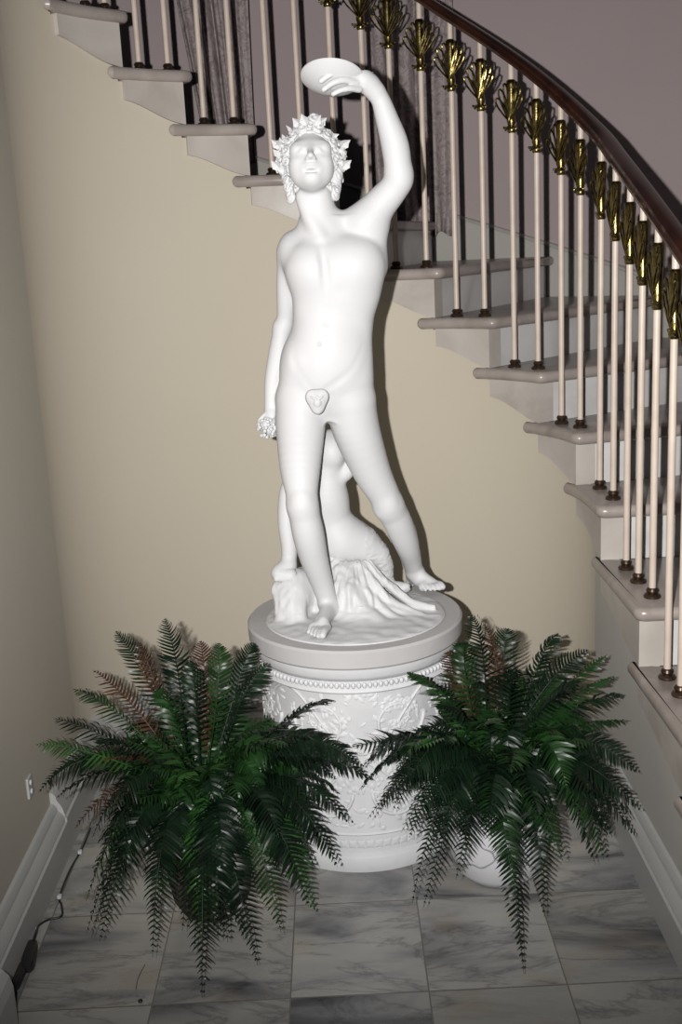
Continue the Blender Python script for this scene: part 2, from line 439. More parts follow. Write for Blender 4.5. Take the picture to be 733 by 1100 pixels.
# one palmette: loops fanned in the x/z plane, base scrolls
def palmette():
    mb = MB()
    # tapered sleeve along the rod
    mb.lathe([(.0095, .0), (.0135, .004), (.0125, .014), (.010, .02), (.0145, .034), (.0115, .05), (.0125, .09), (.0150, .142), (.0145, .152), (.0095, .156)], n=14)
    for sgn in (-1, 1):
        for j, (ang, ln, wd) in enumerate([(10, .114, .0085), (20, .104, .0100), (32, .086, .0100)]):
            a = radians(ang) * sgn; pts = []
            for q in range(14):
                t = q / 13 * 2 * PI
                l = .5 - .5 * cos(t)           # 0..1..0 along the loop
                side = sin(t) * wd * (.45 + l)
                bx = l * ln
                # petal curves outward
                aa = a * (1 + .12 * l)
                x = sin(aa) * bx + cos(aa) * side; z = cos(aa) * bx - sin(aa) * side
                pts.append((x, -.006 - .006 * j * .5, .036 + z))
            mb.tube(pts[:-1], .0030, 6, closed=True)
        pts = []
        for q in range(12):
            t = q / 11; a = -PI * .5 + t * PI * 1.5
            pts.append((sgn * (.008 + .016 * t + .006 * cos(a)), -.006, .020 - .012 * sin(t * PI) + .007 * sin(a) * t))
        mb.tube(pts, [.0034 - .0012 * q / 11 for q in range(12)], 5)
        mb.sphere((sgn * .025, -.006, .018), .0042, 6, 5)
    return mb
pal_me = None; col_me = None
random.seed(3)
for i, (k, s) in enumerate(BAL):
    q = pos(s, BOFF); zb = zt(k); H = railz(s) - .015 - zb
    mb = MB(); mb.lathe([(.0088, 0), (.0088, H * .5), (.0088, H)], n=14)
    b = mb.build('baluster', M['rod'], rail_root, loc=(q.x - cx, q.y - cy, zb))
    T = tan_(s); b.rotation_euler = (0, 0, math.atan2(-T.y, -T.x))
    if pal_me is None:
        po = palmette().build('palmette', M['brass'], b, angle=50); pal_me = po.data
        mb = MB(); mb.lathe([(.021, .0), (.022, .004), (.019, .009), (.0125, .012), (.016, .018), (.0135, .024), (.0092, .026)], n=18)
        cc = mb.build('foot_collar', M['bronze'], b); col_me = cc.data
    else:
        po = bpy.data.objects.new('palmette', pal_me); COL.objects.link(po); po.parent = b
        cc = bpy.data.objects.new('foot_collar', col_me); COL.objects.link(cc); cc.parent = b
    po.location = (0, 0, H - .205)

# ------------------------------------------------------------------ curtains
def curtain(name, label, pl, pr, ztop, zbot, tl, tr, folds, ph, hem):
    """hangs between plan points pl/pr; tl/tr: horizontal shift of the edges at the top"""
    mb = MB(); nx, nz = 90, 40; pl, pr = Vector(pl), Vector(pr); d = (pr - pl); nrm = Vector((d.y, -d.x, 0)).normalized()
    vs = []
    for j in range(nz + 1):
        t = j / nz; z = zbot + (ztop - zbot) * t
        a = pl + d.normalized() * tl(t); b = pr + d.normalized() * tr(t)
        for i in range(nx + 1):
            x = i / nx; w = x * folds * 2 * PI + ph
            dep = (.020 + .008 * sin(3 * x + 1)) * (abs(sin(w / 2)) ** .6 * 2 - 1) + .006 * sin(w * 2.3 + t * 3) + .01 * sin(x * 5 + t * 6)
            if hem and t < .05: dep += .010 * sin(w * 5 + 1)
            p = a + (b - a) * (x + .012 * sin(w + t * 2)) + nrm * dep; vs.append((p.x, p.y, z + (.012 * sin(w * 1.5) if j == 0 and hem else 0)))
    fs = [(j * (nx + 1) + i, j * (nx + 1) + i + 1, (j + 1) * (nx + 1) + i + 1, (j + 1) * (nx + 1) + i) for j in range(nz) for i in range(nx)]
    mb.add(vs, fs); c = (pl + pr) / 2; root = Vector((c.x, c.y, zbot)); mb.v = [(x - c.x, y - c.y, z - zbot) for x, y, z in mb.v]
    o = mb.build(name, M['curtain'], loc=root, angle=0)
    md = o.modifiers.new('thickness', 'SOLIDIFY'); md.thickness = .004
    return tag(o, label, 'curtain')
Y = 4.74
a = W(221, 130, Y); b = W(271, 130, Y)
curtain('curtain', 'tapering mauve damask curtain hanging behind the left balusters, narrower at its foot', (a[0], a[1], 0), (b[0], b[1], 0), 3.2, 1.93, lambda t: -.17 * t, lambda t: .02 * t, 4, .6, False)
Y = 4.80
a = W(403, 200, Y); b = W(487, 200, Y)
curtain('curtain', 'wide straight mauve damask curtain with ruffled hem, behind the raised arm', (a[0], a[1], 0), (b[0], b[1], 0), 3.2, 1.615, lambda t: -.02 * t, lambda t: .02 * t, 3, 2.0, True)

# ------------------------------------------------------------------ pedestal
PC = (.023, 2.89)
ped = empty('pedestal', (PC[0], PC[1], 0)); tag(ped, 'round white drum pedestal with relief scrolls carrying the statue', 'pedestal')
ZT = .620
def lathe_obj(name, prof, m, n=96):
    mb = MB(); mb.lathe(prof, n=n); return mb.build(name, m, ped, angle=35)
lathe_obj('top_slab', [(.27, ZT - .052), (.284, ZT - .052), (.289, ZT - .046), (.291, ZT - .006), (.286, ZT)], M['slab'])
RD = .261
drum = lathe_obj('drum', [(.25, .0), (.270, .0), (.272, .01), (.272, .040), (.268, .046), (RD, .05), (RD, .100), (RD + .004, .104), (RD, .108), (RD, .500), (RD + .002, .505), (RD, .51), (RD, .5)], M['plaster_rough'])
lathe_obj('upper_moulding', [(.25, .498), (RD + .008, .498), (RD + .012, .503), (RD + .008, .508), (RD + .004, .512), (RD + .004, .530), (RD + .009, .534), (RD + .014, .540), (RD + .018, .545), (RD + .020, .568), (.25, .568)], M['plaster_rough'])
def on(th, z, e=0): return (sin(th) * (RD + e), -cos(th) * (RD + e), z)
def rope(mb, pts, r, flat=.0):
    mb.tube([on(t, z, flat) for t, z in pts], r, 6)
def leaf_on(mb, th, z, ang, ln, wd, e=.004):
    vs = []; n = 6
    for i in range(n + 1):
        t = i / n; w = wd * sin(PI * (t * .92 + .04)) ** .8
        for sd in (-1, 0, 1):
            px = t * ln; py = sd * w * (1 + .25 * sin(t * 20))
            dx = cos(ang) * px - sin(ang) * py; dz = sin(ang) * px + cos(ang) * py
            vs.append(on(th + dx / RD, z + dz, e * (1 if sd == 0 else .2) * (sin(PI * min(1, t + .1)) * .8 + .4)))
    fs = []
    for i in range(n):
        for j in range(2): fs.append((i * 3 + j, i * 3 + j + 1, (i + 1) * 3 + j + 1, (i + 1) * 3 + j))
    mb.add(vs, fs)
random.seed(11)
mb = MB()
units = 8
for u in range(units):
    th0 = -PI + 2 * PI * u / units
    for row, (zc, flip) in enumerate([(.415, 1), (.22, -1)]):
        fl_ = flip * (1 if u % 2 else -1)
        pts = []
        for i in range(40):
            t = i / 39; a = t * 2.6 * PI * fl_ + (PI if fl_ > 0 else 0); r = .078 * (1 - .82 * t)
            pts.append((th0 + .38 + r * cos(a) / RD, zc + r * sin(a) * 1.02))
        mb.tube([on(t, z, .001) for t, z in pts], [.0055 - .003 * i / 39 for i in range(40)], 6)
        for i in range(3, 34, 3):
            t, z = pts[i]; t2, z2 = pts[i + 1]; ang = math.atan2(z2 - z, (t2 - t) * RD)
            for sd in (-1, 1):
                leaf_on(mb, t, z, ang + sd * (.7 + random.random() * .4), .030 * (1 - i / 60) * random.uniform(.8, 1.2), .009 * (1 - i / 60), .0045)
        c = pts[-1]
        for q in range(6):
            leaf_on(mb, c[0], c[1], q * PI / 3, .018, .0065, .006)
        # connecting stem
        st = [(th0 + .78 * j / 10, zc + fl_ * .085 * cos(PI * j / 10)) for j in range(11)]
        rope(mb, st, .0042, .001)
        for j in range(1, 10, 2):
            leaf_on(mb, st[j][0], st[j][1], random.uniform(-2.8, 2.8), .030, .009, .0045)
for i in range(900):
    th = random.uniform(-PI, PI); z = random.uniform(.125, .49)
    leaf_on(mb, th, z, random.uniform(0, 6.3), random.uniform(.014, .030), random.uniform(.004, .008), .0038)
relief = mb.build('scroll_relief', M['plaster_rough'], ped, angle=0)
mb = MB()
for i in range(120):    # rows of small leaves above and below
    th = 2 * PI * i / 120
    mb.sphere((sin(th) * (RD + .006), -cos(th) * (RD + .006), .520), .0062, 6, 5, (1, 1, 1.35))
mb.build('bead_row', M['plaster_rough'], ped, angle=0); mb = MB()
for i in range(72):
    th = 2 * PI * i / 72
    leaf_on(mb, th, .066, .8, .030, .008, .004); leaf_on(mb, th, .086, -.8, .030, .008, .004)
mb.build('leaf_border', M['plaster_rough'], ped, angle=0)

# ------------------------------------------------------------------ statue, sculpted as one distance field per piece
class Field:
    def __init__(s, lo, hi, h):
        s.lo = np.array(lo, float); s.h = h; s.n = np.ceil((np.array(hi) - s.lo) / h).astype(int) + 1
        s.d = np.full(tuple(s.n), .2, np.float32)
    def region(s, lo, hi):
        a = np.clip(np.floor((np.array(lo) - s.lo) / s.h).astype(int), 0, s.n); b = np.clip(np.ceil((np.array(hi) - s.lo) / s.h).astype(int) + 1, 0, s.n)
        return a, b
    def apply(s, fn, lo, hi, k=.01, op='u'):
        mgn = k + 3 * s.h; a, b = s.region(np.array(lo) - mgn, np.array(hi) + mgn)
        if (b <= a).any(): return
        X = (s.lo[0] + s.h * np.arange(a[0], b[0]))[:, None, None]; Yy = (s.lo[1] + s.h * np.arange(a[1], b[1]))[None, :, None]; Z = (s.lo[2] + s.h * np.arange(a[2], b[2]))[None, None, :]
        v = fn(X, Yy, Z).astype(np.float32); sl = (slice(a[0], b[0]), slice(a[1], b[1]), slice(a[2], b[2])); A = s.d[sl]
        if op == 'u':
            hh = np.maximum(k - np.abs(A - v), 0) / k; s.d[sl] = np.minimum(A, v) - hh * hh * k * .25
        else:
            v = -v; hh = np.maximum(k - np.abs(A - v), 0) / k; s.d[sl] = np.maximum(A, v) + hh * hh * k * .25
    def cone(s, p0, p1, r0, r1, k=.012, op='u'):
        p0, p1 = np.array(p0, float), np.array(p1, float); d = p1 - p0; L2 = float(d @ d) + 1e-12; rm = max(r0, r1)
        def fn(X, Y, Z):
            t = np.clip(((X - p0[0]) * d[0] + (Y - p0[1]) * d[1] + (Z - p0[2]) * d[2]) / L2, 0, 1)
            return np.sqrt((X - p0[0] - t * d[0]) ** 2 + (Y - p0[1] - t * d[1]) ** 2 + (Z - p0[2] - t * d[2]) ** 2) - (r0 + (r1 - r0) * t)
        s.apply(fn, np.minimum(p0, p1) - rm, np.maximum(p0, p1) + rm, k, op)
    def chain(s, pts, rads, k=.012, op='u'):
        P = [np.array(p, float) for p in pts]; n = len(P); sub = 1 if n < 3 else 5; PP = []; RR = []
        for i in range(n - 1):
            p0, p1, p2, p3 = P[max(i - 1, 0)], P[i], P[i + 1], P[min(i + 2, n - 1)]; r0, r1, r2, r3 = rads[max(i - 1, 0)], rads[i], rads[i + 1], rads[min(i + 2, n - 1)]
            for j in range(sub):
                t = j / sub; f = lambda a, b, c, d: .5 * (2 * b + (c - a) * t + (2 * a - 5 * b + 4 * c - d) * t * t + (3 * b - a - 3 * c + d) * t ** 3)
                PP.append(f(p0, p1, p2, p3)); RR.append(f(r0, r1, r2, r3))
        PP.append(P[-1]); RR.append(rads[-1]); A = np.array(PP); rm = max(RR)
        def fn(X, Y, Z):
            best = None
            for i in range(len(A) - 1):
                p0 = A[i]; d = A[i + 1] - p0; L2 = float(d @ d) + 1e-12
                t = np.clip(((X - p0[0]) * d[0] + (Y - p0[1]) * d[1] + (Z - p0[2]) * d[2]) / L2, 0, 1)
                v = np.sqrt((X - p0[0] - t * d[0]) ** 2 + (Y - p0[1] - t * d[1]) ** 2 + (Z - p0[2] - t * d[2]) ** 2) - (RR[i] + (RR[i + 1] - RR[i]) * t)
                best = v if best is None else np.minimum(best, v)
            return best
        s.apply(fn, A.min(0) - rm, A.max(0) + rm, k, op)
    def ell(s, c, r, k=.012, op='u', B=None):
        c = np.array(c, float); r = np.array(r, float); B = np.eye(3) if B is None else np.array(B, float)   # rows: local axes
        ext = np.abs(B.T) @ r
        def fn(X, Y, Z):
            x, y, z = X - c[0], Y - c[1], Z - c[2]
            q = [(B[i, 0] * x + B[i, 1] * y + B[i, 2] * z) for i in range(3)]
            k0 = np.sqrt(sum((q[i] / r[i]) ** 2 for i in range(3))) + 1e-9; k1 = np.sqrt(sum((q[i] / r[i] ** 2) ** 2 for i in range(3))) + 1e-9
            return k0 * (k0 - 1) / k1
        s.apply(fn, c - ext, c + ext, k, op)
    def loft(s, secs, k=.012):
        """secs: (z, x, y, rx, ry, p) cross-sections"""
        secs = sorted(secs); z = np.array([q[0] for q in secs]); zz = np.linspace(z[0], z[-1], 200)
        cols = []
        for j in range(1, 5):
            v = np.interp(zz, z, [q[j] for q in secs]); kk = np.ones(13) / 13; v2 = np.convolve(np.pad(v, 6, 'edge'), kk, 'valid'); cols.append(v2)
        def fn(X, Y, Z):
            g = [np.interp(Z.ravel(), zz, c).reshape(Z.shape) for c in cols]
            qx = (X - g[0]) / g[2]; qy = (Y - g[1]) / g[3]
            k0 = (np.abs(qx) ** 2.3 + np.abs(qy) ** 2.3) ** (1 / 2.3) + 1e-9
            d = (k0 - 1) * np.minimum(g[2], g[3]) * .9
            dz = np.maximum(zz[0] - Z, Z - zz[-1])
            return np.maximum(d, dz + 0 * d)
        xm = [q[1] - q[3] for q in secs]; xM = [q[1] + q[3] for q in secs]; ym = [q[2] - q[4] for q in secs]; yM = [q[2] + q[4] for q in secs]
        s.apply(fn, (min(xm), min(ym), z[0]), (max(xM), max(yM), z[-1]), k)
    def mesh(s, name, m, parent, disp=None, smooth_it=1):
        D = s.d; n = s.n; ins = D < 0; acc = None
        cn = n - 1; tot = int(cn[0] * cn[1] * cn[2]); ids = []; px = []; quads = []
        def cid(i, j, k): return (i * cn[1] + j) * cn[2] + k
        for ax in range(3):
            sa = [slice(None)] * 3; sb = [slice(None)] * 3; sa[ax] = slice(0, -1); sb[ax] = slice(1, None)
            A = ins[tuple(sa)]; Bq = ins[tuple(sb)]; I = np.argwhere(A != Bq)
            if not len(I): continue
            a1, a2 = (ax + 1) % 3, (ax + 2) % 3
            ok = (I[:, a1] > 0) & (I[:, a1] < n[a1] - 1) & (I[:, a2] > 0) & (I[:, a2] < n[a2] - 1); I = I[ok]
            J = I.copy(); J[:, ax] += 1; d0 = D[tuple(I.T)]; d1 = D[tuple(J.T)]; t = d0 / (d0 - d1)
            P = I.astype(float); P[:, ax] += t; c4 = []
            for (o1, o2) in ((0, 0), (-1, 0), (-1, -1), (0, -1)):
                C = I.copy(); C[:, a1] += o1; C[:, a2] += o2; c = cid(C[:, 0], C[:, 1], C[:, 2]); ids.append(c); px.append(P); c4.append(c)
            q = np.stack(c4, 1); flip = d0 > 0; q[flip] = q[flip][:, ::-1]; quads.append(q)
        ids = np.concatenate(ids); px = np.concatenate(px); quads = np.concatenate(quads)
        uq, inv = np.unique(ids, return_inverse=True); cnt = np.bincount(inv)
        V = np.stack([np.bincount(inv, px[:, j]) / cnt for j in range(3)], 1) * s.h + s.lo
        Q = np.searchsorted(uq, quads)
        for _ in range(smooth_it):
            ac = np.zeros_like(V); w = np.zeros(len(V))
            for j in range(4):
                np.add.at(ac, Q[:, j], V[Q[:, (j + 1) % 4]]); np.add.at(ac, Q[:, (j + 1) % 4], V[Q[:, j]]); np.add.at(w, Q[:, j], 1); np.add.at(w, Q[:, (j + 1) % 4], 1)
            V = V * .5 + ac / w[:, None] * .5
        if disp: V = disp(V)
        c = np.array(parent.location)
        me = bpy.data.meshes.new(name); me.vertices.add(len(V)); me.vertices.foreach_set('co', (V - c).ravel())
        me.loops.add(len(Q) * 4); me.loops.foreach_set('vertex_index', Q.ravel().astype(np.int32))
        me.polygons.add(len(Q)); me.polygons.foreach_set('loop_start', np.arange(0, len(Q) * 4, 4, dtype=np.int32))
        me.update(calc_edges=True); me.polygons.foreach_set('use_smooth', [True] * len(Q)); me.materials.append(m); me.validate()
        o = bpy.data.objects.new(name, me); COL.objects.link(o); o.parent = parent; return o

ZB = ZT + .012
statue = empty('statue', (PC[0], PC[1], ZT))
tag(statue, 'white plaster statue of a nude faun lifting a dish above his garlanded head', 'statue')

def px(P, r): return r * m2(P)

F = Field((-.24, 2.60, ZT + .004), (.30, 3.20, 1.99), .0028)
# torso
YT = 2.87
secs = []
for v, ul, ur, ry, y in [(240, 342, 376, .016, 2.878), (250, 328, 388, .034, 2.874), (262, 315, 402, .052, 2.868), (285, 308, 411, .070, 2.862), (300, 310, 412, .074, 2.860), (318, 314, 410, .071, 2.860), (343, 315, 402, .064, 2.862),
                          (365, 310, 400, .064, 2.862), (388, 303, 401, .068, 2.862), (411, 299, 402, .072, 2.866), (430, 300, 401, .066, 2.870), (441, 309, 393, .054, 2.872), (450, 322, 380, .038, 2.874)]:
    c = W((ul + ur) / 2, v, y); rx = (ur - ul) / 2 * m2(c); secs.append((c[2], c[0], y, rx, ry))
F.loft(secs, .01)
# pectorals, belly, flanks, buttocks
F.ell(W(338, 284, 2.832), (.040, .036, .034), .07)
F.ell(W(383, 279, 2.832), (.040, .036, .034), .07)
F.ell(W(350, 378, 2.828), (.060, .034, .070), .05)
F.ell(W(318, 388, 2.865), (.022, .05, .04), .04)
F.ell(W(328, 430, 2.93), (.052, .046, .058), .03); F.ell(W(376, 430, 2.93), (.052, .046, .058), .03)
# shoulders
ShL = W(313, 270, 2.885); F.ell(ShL, (.033, .040, .040), .03)
F.chain([W(342, 248, 2.880), W(320, 262, 2.885)], [.030, .030], .03)
F.chain([W(350, 244, 2.880), W(385, 236, 2.875)], [.030, .030], .03)
# neck
nb = W(345, 252, 2.872); nt = W(338, 205, 2.862)
F.chain([nb, nt], [.047, .043], .03)
F.chain([W(322, 212, 2.845), W(332, 235, 2.832), W(344, 254, 2.822)], [.008, .008, .006], .025)

# raised left arm
arm = [W(392, 238, 2.872), W(408, 220, 2.862), W(425, 200, 2.850), W(429, 188, 2.842)]
F.chain(arm, [px(arm[0], 20), px(arm[1], 18.0), px(arm[2], 15.5), px(arm[3], 14.5)], .016)
fa = [W(429, 192, 2.842), W(425, 158, 2.832), W(416, 128, 2.822), W(408, 105, 2.815), W(399, 92, 2.808)]
F.chain(fa, [px(fa[0], 14), px(fa[1], 15), px(fa[2], 12.3), px(fa[3], 10), px(fa[4], 9)], .016)
F.ell(W(396, 240, 2.87), (.044, .042, .042), .03)
F.chain([W(403, 250, 2.87), W(406, 285, 2.87)], [.026, .016], .03)     # latissimus to the armpit
# hanging right arm
ra = [W(311, 274, 2.890), W(309, 305, 2.905), W(307, 345, 2.930), W(303, 352, 2.932)]
F.chain(ra, [px(ra[0], 12.5), px(ra[1], 12), px(ra[2], 9.5), px(ra[3], 9.2)], .014)
rf = [W(304, 350, 2.932), W(299, 376, 2.925), W(293, 408, 2.910), W(291, 432, 2.900), W(291, 442, 2.897)]
F.chain(rf, [px(rf[0], 9.3), px(rf[1], 10), px(rf[2], 8.6), px(rf[3], 7), px(rf[4], 7)], .014)
# right hand closing on the grapes
F.ell(W(292, 449, 2.890), (.017, .017, .020), .012)
for i, (u1, v1, u2, v2, y1, y2) in enumerate([(286, 450, 282, 457, 2.876, 2.868), (290, 452, 287, 461, 2.872, 2.862), (294, 453, 292, 463, 2.870, 2.862), (298, 452, 297, 462, 2.874, 2.866), (284, 446, 279, 452, 2.886, 2.884)]):
    F.chain([W(u1, v1, y1), W(u2, v2, y2), W(u2 + 2, v2 + 5, y2 + .008)], [.0062, .0058, .005], .004)
# thighs and lower legs: standing leg nearer the viewer
L = [(324, 432, 2.868, 27), (323, 459, 2.850, 26.5), (322.5, 500, 2.805, 22.2), (324, 528, 2.775, 17.5), (325, 543, 2.765, 16.2)]
P = [W(u, v, y) for u, v, y, r in L]; F.chain(P, [px(P[i], L[i][3]) for i in range(len(L))], .016)
L = [(325, 543, 2.765, 16), (331, 572, 2.775, 17.2), (337, 598, 2.795, 15.3), (346, 626, 2.825, 12.2), (352, 645, 2.842, 10.4)]
P = [W(u, v, y) for u, v, y, r in L]; F.chain(P, [px(P[i], L[i][3]) for i in range(len(L))], .016)
F.ell(W(324, 538, 2.742), (.021, .014, .024), .014)
F.ell(W(336, 578, 2.815), (.028, .028, .055), .02)
# trailing leg
L = [(377, 434, 2.872, 27), (383, 462, 2.885, 25.5), (399, 505, 2.915, 20.5), (412, 530, 2.930, 17), (417, 543, 2.935, 16.2)]
P = [W(u, v, y) for u, v, y, r in L]; F.chain(P, [px(P[i], L[i][3]) for i in range(len(L))], .016)
L = [(418, 543, 2.938, 15.8), (428, 562, 2.965, 15.5), (437, 585, 3.00, 13.0), (442, 600, 3.04, 10.8), (445, 613, 3.075, 9.3)]
P = [W(u, v, y) for u, v, y, r in L]; F.chain(P, [px(P[i], L[i][3]) for i in range(len(L))], .016)
F.ell(W(417, 541, 2.906), (.021, .014, .023), .014)
F.ell(W(437, 572, 3.01), (.024, .026, .05), .02)
# feet
def foot(F, ankle, heel, toe, big, w=.030):
    heel, toe, ankle = map(np.array, (heel, toe, ankle)); d = toe - heel; Ln = np.linalg.norm(d); d = d / Ln; n = np.array([-d[1], d[0], 0]) * big   # n points to the big-toe side
    up = np.array([0, 0, 1.])
    F.cone(ankle, heel + up * .020 + d * .012, .021, .020, .016)
    F.cone(heel + up * .018 + d * .008, heel + up * .014 + d * Ln * .5 - n * .006, .018, .013, .015)
    F.cone(ankle + d * .012 - up * .004, heel + d * Ln * .62 + up * .022 + n * .004, .019, .015, .018)
    F.cone(heel + d * Ln * .40 + up * .016 - n * .010, heel + d * Ln * .70 + up * .010 - n * .020, .014, .010, .012)
    F.cone(heel + d * Ln * .70 + up * .012 + n * .015, heel + d * Ln * .68 + up * .010 - n * .022, .014, .010, .012)
    for i in range(5):
        t = i / 4; o = .021 - .046 * t; r = [.0095, .0068, .0064, .0060, .0056][i]; ln = [1.0, 1.0, .96, .91, .85][i]
        b = heel + d * Ln * (.74 - .06 * t) + n * (o * .92) + up * .013; m_ = heel + d * Ln * (ln - .10) + n * o + up * (.015 - .002 * t); e = heel + d * Ln * (ln - .02) + n * o + up * (r + .001)
        F.chain([b, m_, e], [r * 1.05, r, r * .95], .0032)
zf = ZB
hl = Wz(361, 662, zf); tl = Wz(338, 687, zf)
foot(F, W(353, 648, 2.845), np.array([hl[0] - .004, 2.850, zf]), np.array([tl[0], tl[1], zf]), 1)
foot(F, W(445, 614, 3.078), np.array([.195, 3.11, zf]), np.array([Wz(470, 636, zf)[0], Wz(470, 636, zf)[1], zf]), 1)
# hand under the dish
hd = [W(402, 97, 2.810), W(392, 87, 2.800), W(385, 84, 2.795)]
F.chain(hd, [px(hd[0], 10), px(hd[1], 11.5), px(hd[2], 9.5)], .012)
F.cone(W(397, 90, 2.806), W(384, 80, 2.80), .016, .014, .014)
for pts, r in [([(386, 76, 2.788), (372, 69, 2.775), (359, 70, 2.768), (350, 74, 2.768)], .0088),
               ([(383, 82, 2.782), (368, 77, 2.766), (355, 80, 2.760), (345, 87, 2.762)], .0090),
               ([(383, 89, 2.780), (370, 86, 2.763), (358, 89, 2.757), (348, 96, 2.760)], .0086),
               ([(386, 96, 2.782), (376, 95, 2.766), (366, 97, 2.760), (358, 101, 2.762)], .0076),
               ([(397, 78, 2.815), (385, 68, 2.82), (372, 64, 2.815)], .0095)]:
    q = [W(*a) for a in pts]; F.chain(q, [r * (1.08 - .1 * i) for i in range(len(q))], .0035)

# head: local frame (right, forward, up) tilted back
HC = W(334.5, 174, 2.85); be = radians(21)
ex = np.array([1., 0, 0]); ef = np.array([0, -cos(be), sin(be)]); eu = np.array([0, sin(be), cos(be)])
HS = 1.02
def h(x, f, u): return HC + HS * (ex * x + ef * f + eu * u)
HB = [ex, ef, eu]
def hell(c, r, k=.008, op='u'): F.ell(h(*c), np.array(r) * HS, k, op, HB)
def hcone(a, b, r0, r1, k=.006, op='u'): F.cone(h(*a), h(*b), r0 * HS, r1 * HS, k, op)
hell((0, -.018, .026), (.057, .068, .060), .01)
hell((0, .014, -.012), (.0515, .053, .066), .015)
hell((0, .036, -.050), (.032, .030, .030), .02)
hell((0, .052, -.062), (.017, .015, .014), .016)           # chin
hell((.028, .028, -.030), (.022, .028, .032), .02); hell((-.028, .028, -.030), (.022, .028, .032), .02)
hell((.028, .046, -.020), (.016, .015, .015), .018); hell((-.028, .046, -.020), (.016, .015, .015), .018)   # cheekbones
hcone((-.032, .047, .012), (.032, .047, .012), .0155, .0155, .018)   # brow
E_ = -.018
for sx in (-1, 1):
    hell((sx * .0215, .0725, .0110 + E_), (.0150, .0105, .0080), .009, 'd')      # socket
    hell((sx * .0215, .0565, .0095 + E_), (.0120, .0100, .0085), .003)           # eyeball
    hcone((sx * .011, .0635, .0110 + E_), (sx * .0215, .0665, .0160 + E_), .0018, .0022, .003); hcone((sx * .0215, .0665, .0160 + E_), (sx * .034, .0590, .0105 + E_), .0022, .0016, .003)
    hcone((sx * .011, .0635, .0045 + E_), (sx * .0215, .0648, .0020 + E_), .0015, .0018, .003); hcone((sx * .0215, .0648, .0020 + E_), (sx * .033, .0590, .0060 + E_), .0018, .0013, .003)
    hcone((sx * .009, .0640, .0205 + E_), (sx * .034, .0590, .0265 + E_), .0045, .0035, .008)
    hell((sx * .0080, .0750, -.0252), (.0055, .0065, .0048), .004)
hcone((0, .0620, .009), (0, .0805, -.0195), .0058, .0070, .008); hell((0, .0830, -.0225), (.0070, .0075, .0065), .005)
for sx in (-1, 1): hell((sx * .0042, .0815, -.0305), (.0022, .0036, .0026), .002, 'd')
hell((0, .055, -.040), (.024, .016, .015), .012)
hcone((-.0165, .0670, -.0375), (-.004, .0725, -.0372), .0022, .0036, .003); hcone((.0165, .0670, -.0375), (.004, .0725, -.0372), .0022, .0036, .003)
hell((0, .0690, -.0450), (.0125, .0055, .0042), .004)
hcone((-.0190, .0700, -.0395), (0, .0765, -.0412), .0010, .0014, .002, 'd'); hcone((.0190, .0700, -.0395), (0, .0765, -.0412), .0010, .0014, .002, 'd')
hell((0, .0660, -.0530), (.014, .006, .0035), .006, 'd')
# fine cuts: navel, linea alba, groin lines, sternum
F.ell(W(343, 370, 2.781), (.0048, .010, .0045), .004, 'd')
F.chain([W(345, 262, 2.792), W(350, 300, 2.776), W(350, 345, 2.784)], [.0045, .006, .004], .018, 'd')
F.chain([W(308, 372, 2.795), W(318, 398, 2.782), (W(334, 418, 2.784))], [.006, .007, .004], .014, 'd')
F.chain([W(394, 372, 2.800), W(380, 398, 2.782), W(350, 420, 2.784)], [.006, .007, .004], .014, 'd')
F.mesh('body', M['plaster'], statue, smooth_it=2)

# hair: cap and curls
G = Field((-.15, 2.72, 1.66), (.09, 2.99, 1.95), .0017)
def g_ell(c, r, k=.008, op='u'): G.ell(h(*c), np.array(r) * HS, k, op, HB)
g_ell((0, -.022, .030), (.064, .070, .064), .01)
g_ell((0, .070, -.012), (.047, .052, .062), .004, 'd')
random.seed(5)
def curl(c, r, ax, turns=1.35, tr=.0043):
    ax = np.array(ax, float); ax /= np.linalg.norm(ax); a1 = np.cross(ax, [.3, .2, .9]); a1 /= np.linalg.norm(a1); a2 = np.cross(ax, a1); ph = random.random() * 6.3; pts = []
    sg = random.choice((-1, 1)); n = 9
    for i in range(n + 1):
        t = i / n; a = ph + sg * t * turns * 2 * PI; q = r * (1 - .75 * t)
        pts.append(np.array(c) + (a1 * cos(a) + a2 * sin(a)) * q + ax * (t * r * .55))
    G.chain(pts, [tr * (1.0 - .15 * i / n) for i in range(n + 1)], .0006)
# around the face: positions by angle on the face outline, in head space
for ring, (rx_, rz_, f_, rad) in enumerate([(.057, .056, .032, .0150), (.068, .073, .012, .0165), (.070, .074, -.014, .017), (.062, .066, -.042, .017)]):
    nn = [15, 17, 14, 12][ring]
    for i in range(nn):
        a = radians(-52) + radians(284) * i / (nn - 1) + random.uniform(-.04, .04)
        x = rx_ * cos(a); u = .004 + rz_ * sin(a)
        f2 = f_ + random.uniform(-.004, .004) - (.010 if u < -.02 else 0)
        c = h(x, f2, u); ax = ex * cos(a) * .8 + eu * sin(a) * .8 + ef * .9
        curl(c, rad * random.uniform(.85, 1.15), ax)
        g_ell((x * .90, f2 - .012, u * .90), (.012, .013, .012), .006)
for i in range(16):    # forelock piled over the brow
    x = random.uniform(-.026, .026); u = .060 + random.uniform(0, .040) * (1 - abs(x) / .04)
    curl(h(x, .030 + random.uniform(-.012, .012), u), .0145, ex * x * 20 + ef + eu * .4)
g_ell((0, .008, .066), (.030, .024, .026), .01)
for sx in (-1, 1):     # locks beside the jaw
    for j in range(9):
        u = -.035 - .0065 * j; curl(h(sx * (.060 - .0012 * j + random.uniform(-.003, .003)), .004 + random.uniform(-.008, .008), u), .0125, ex * sx + ef * .8)
    G.chain([h(sx * .058, -.005, -.02), h(sx * .052, -.008, -.088)], [.014, .009], .01)
G.mesh('hair', M['plaster'], statue, smooth_it=0)

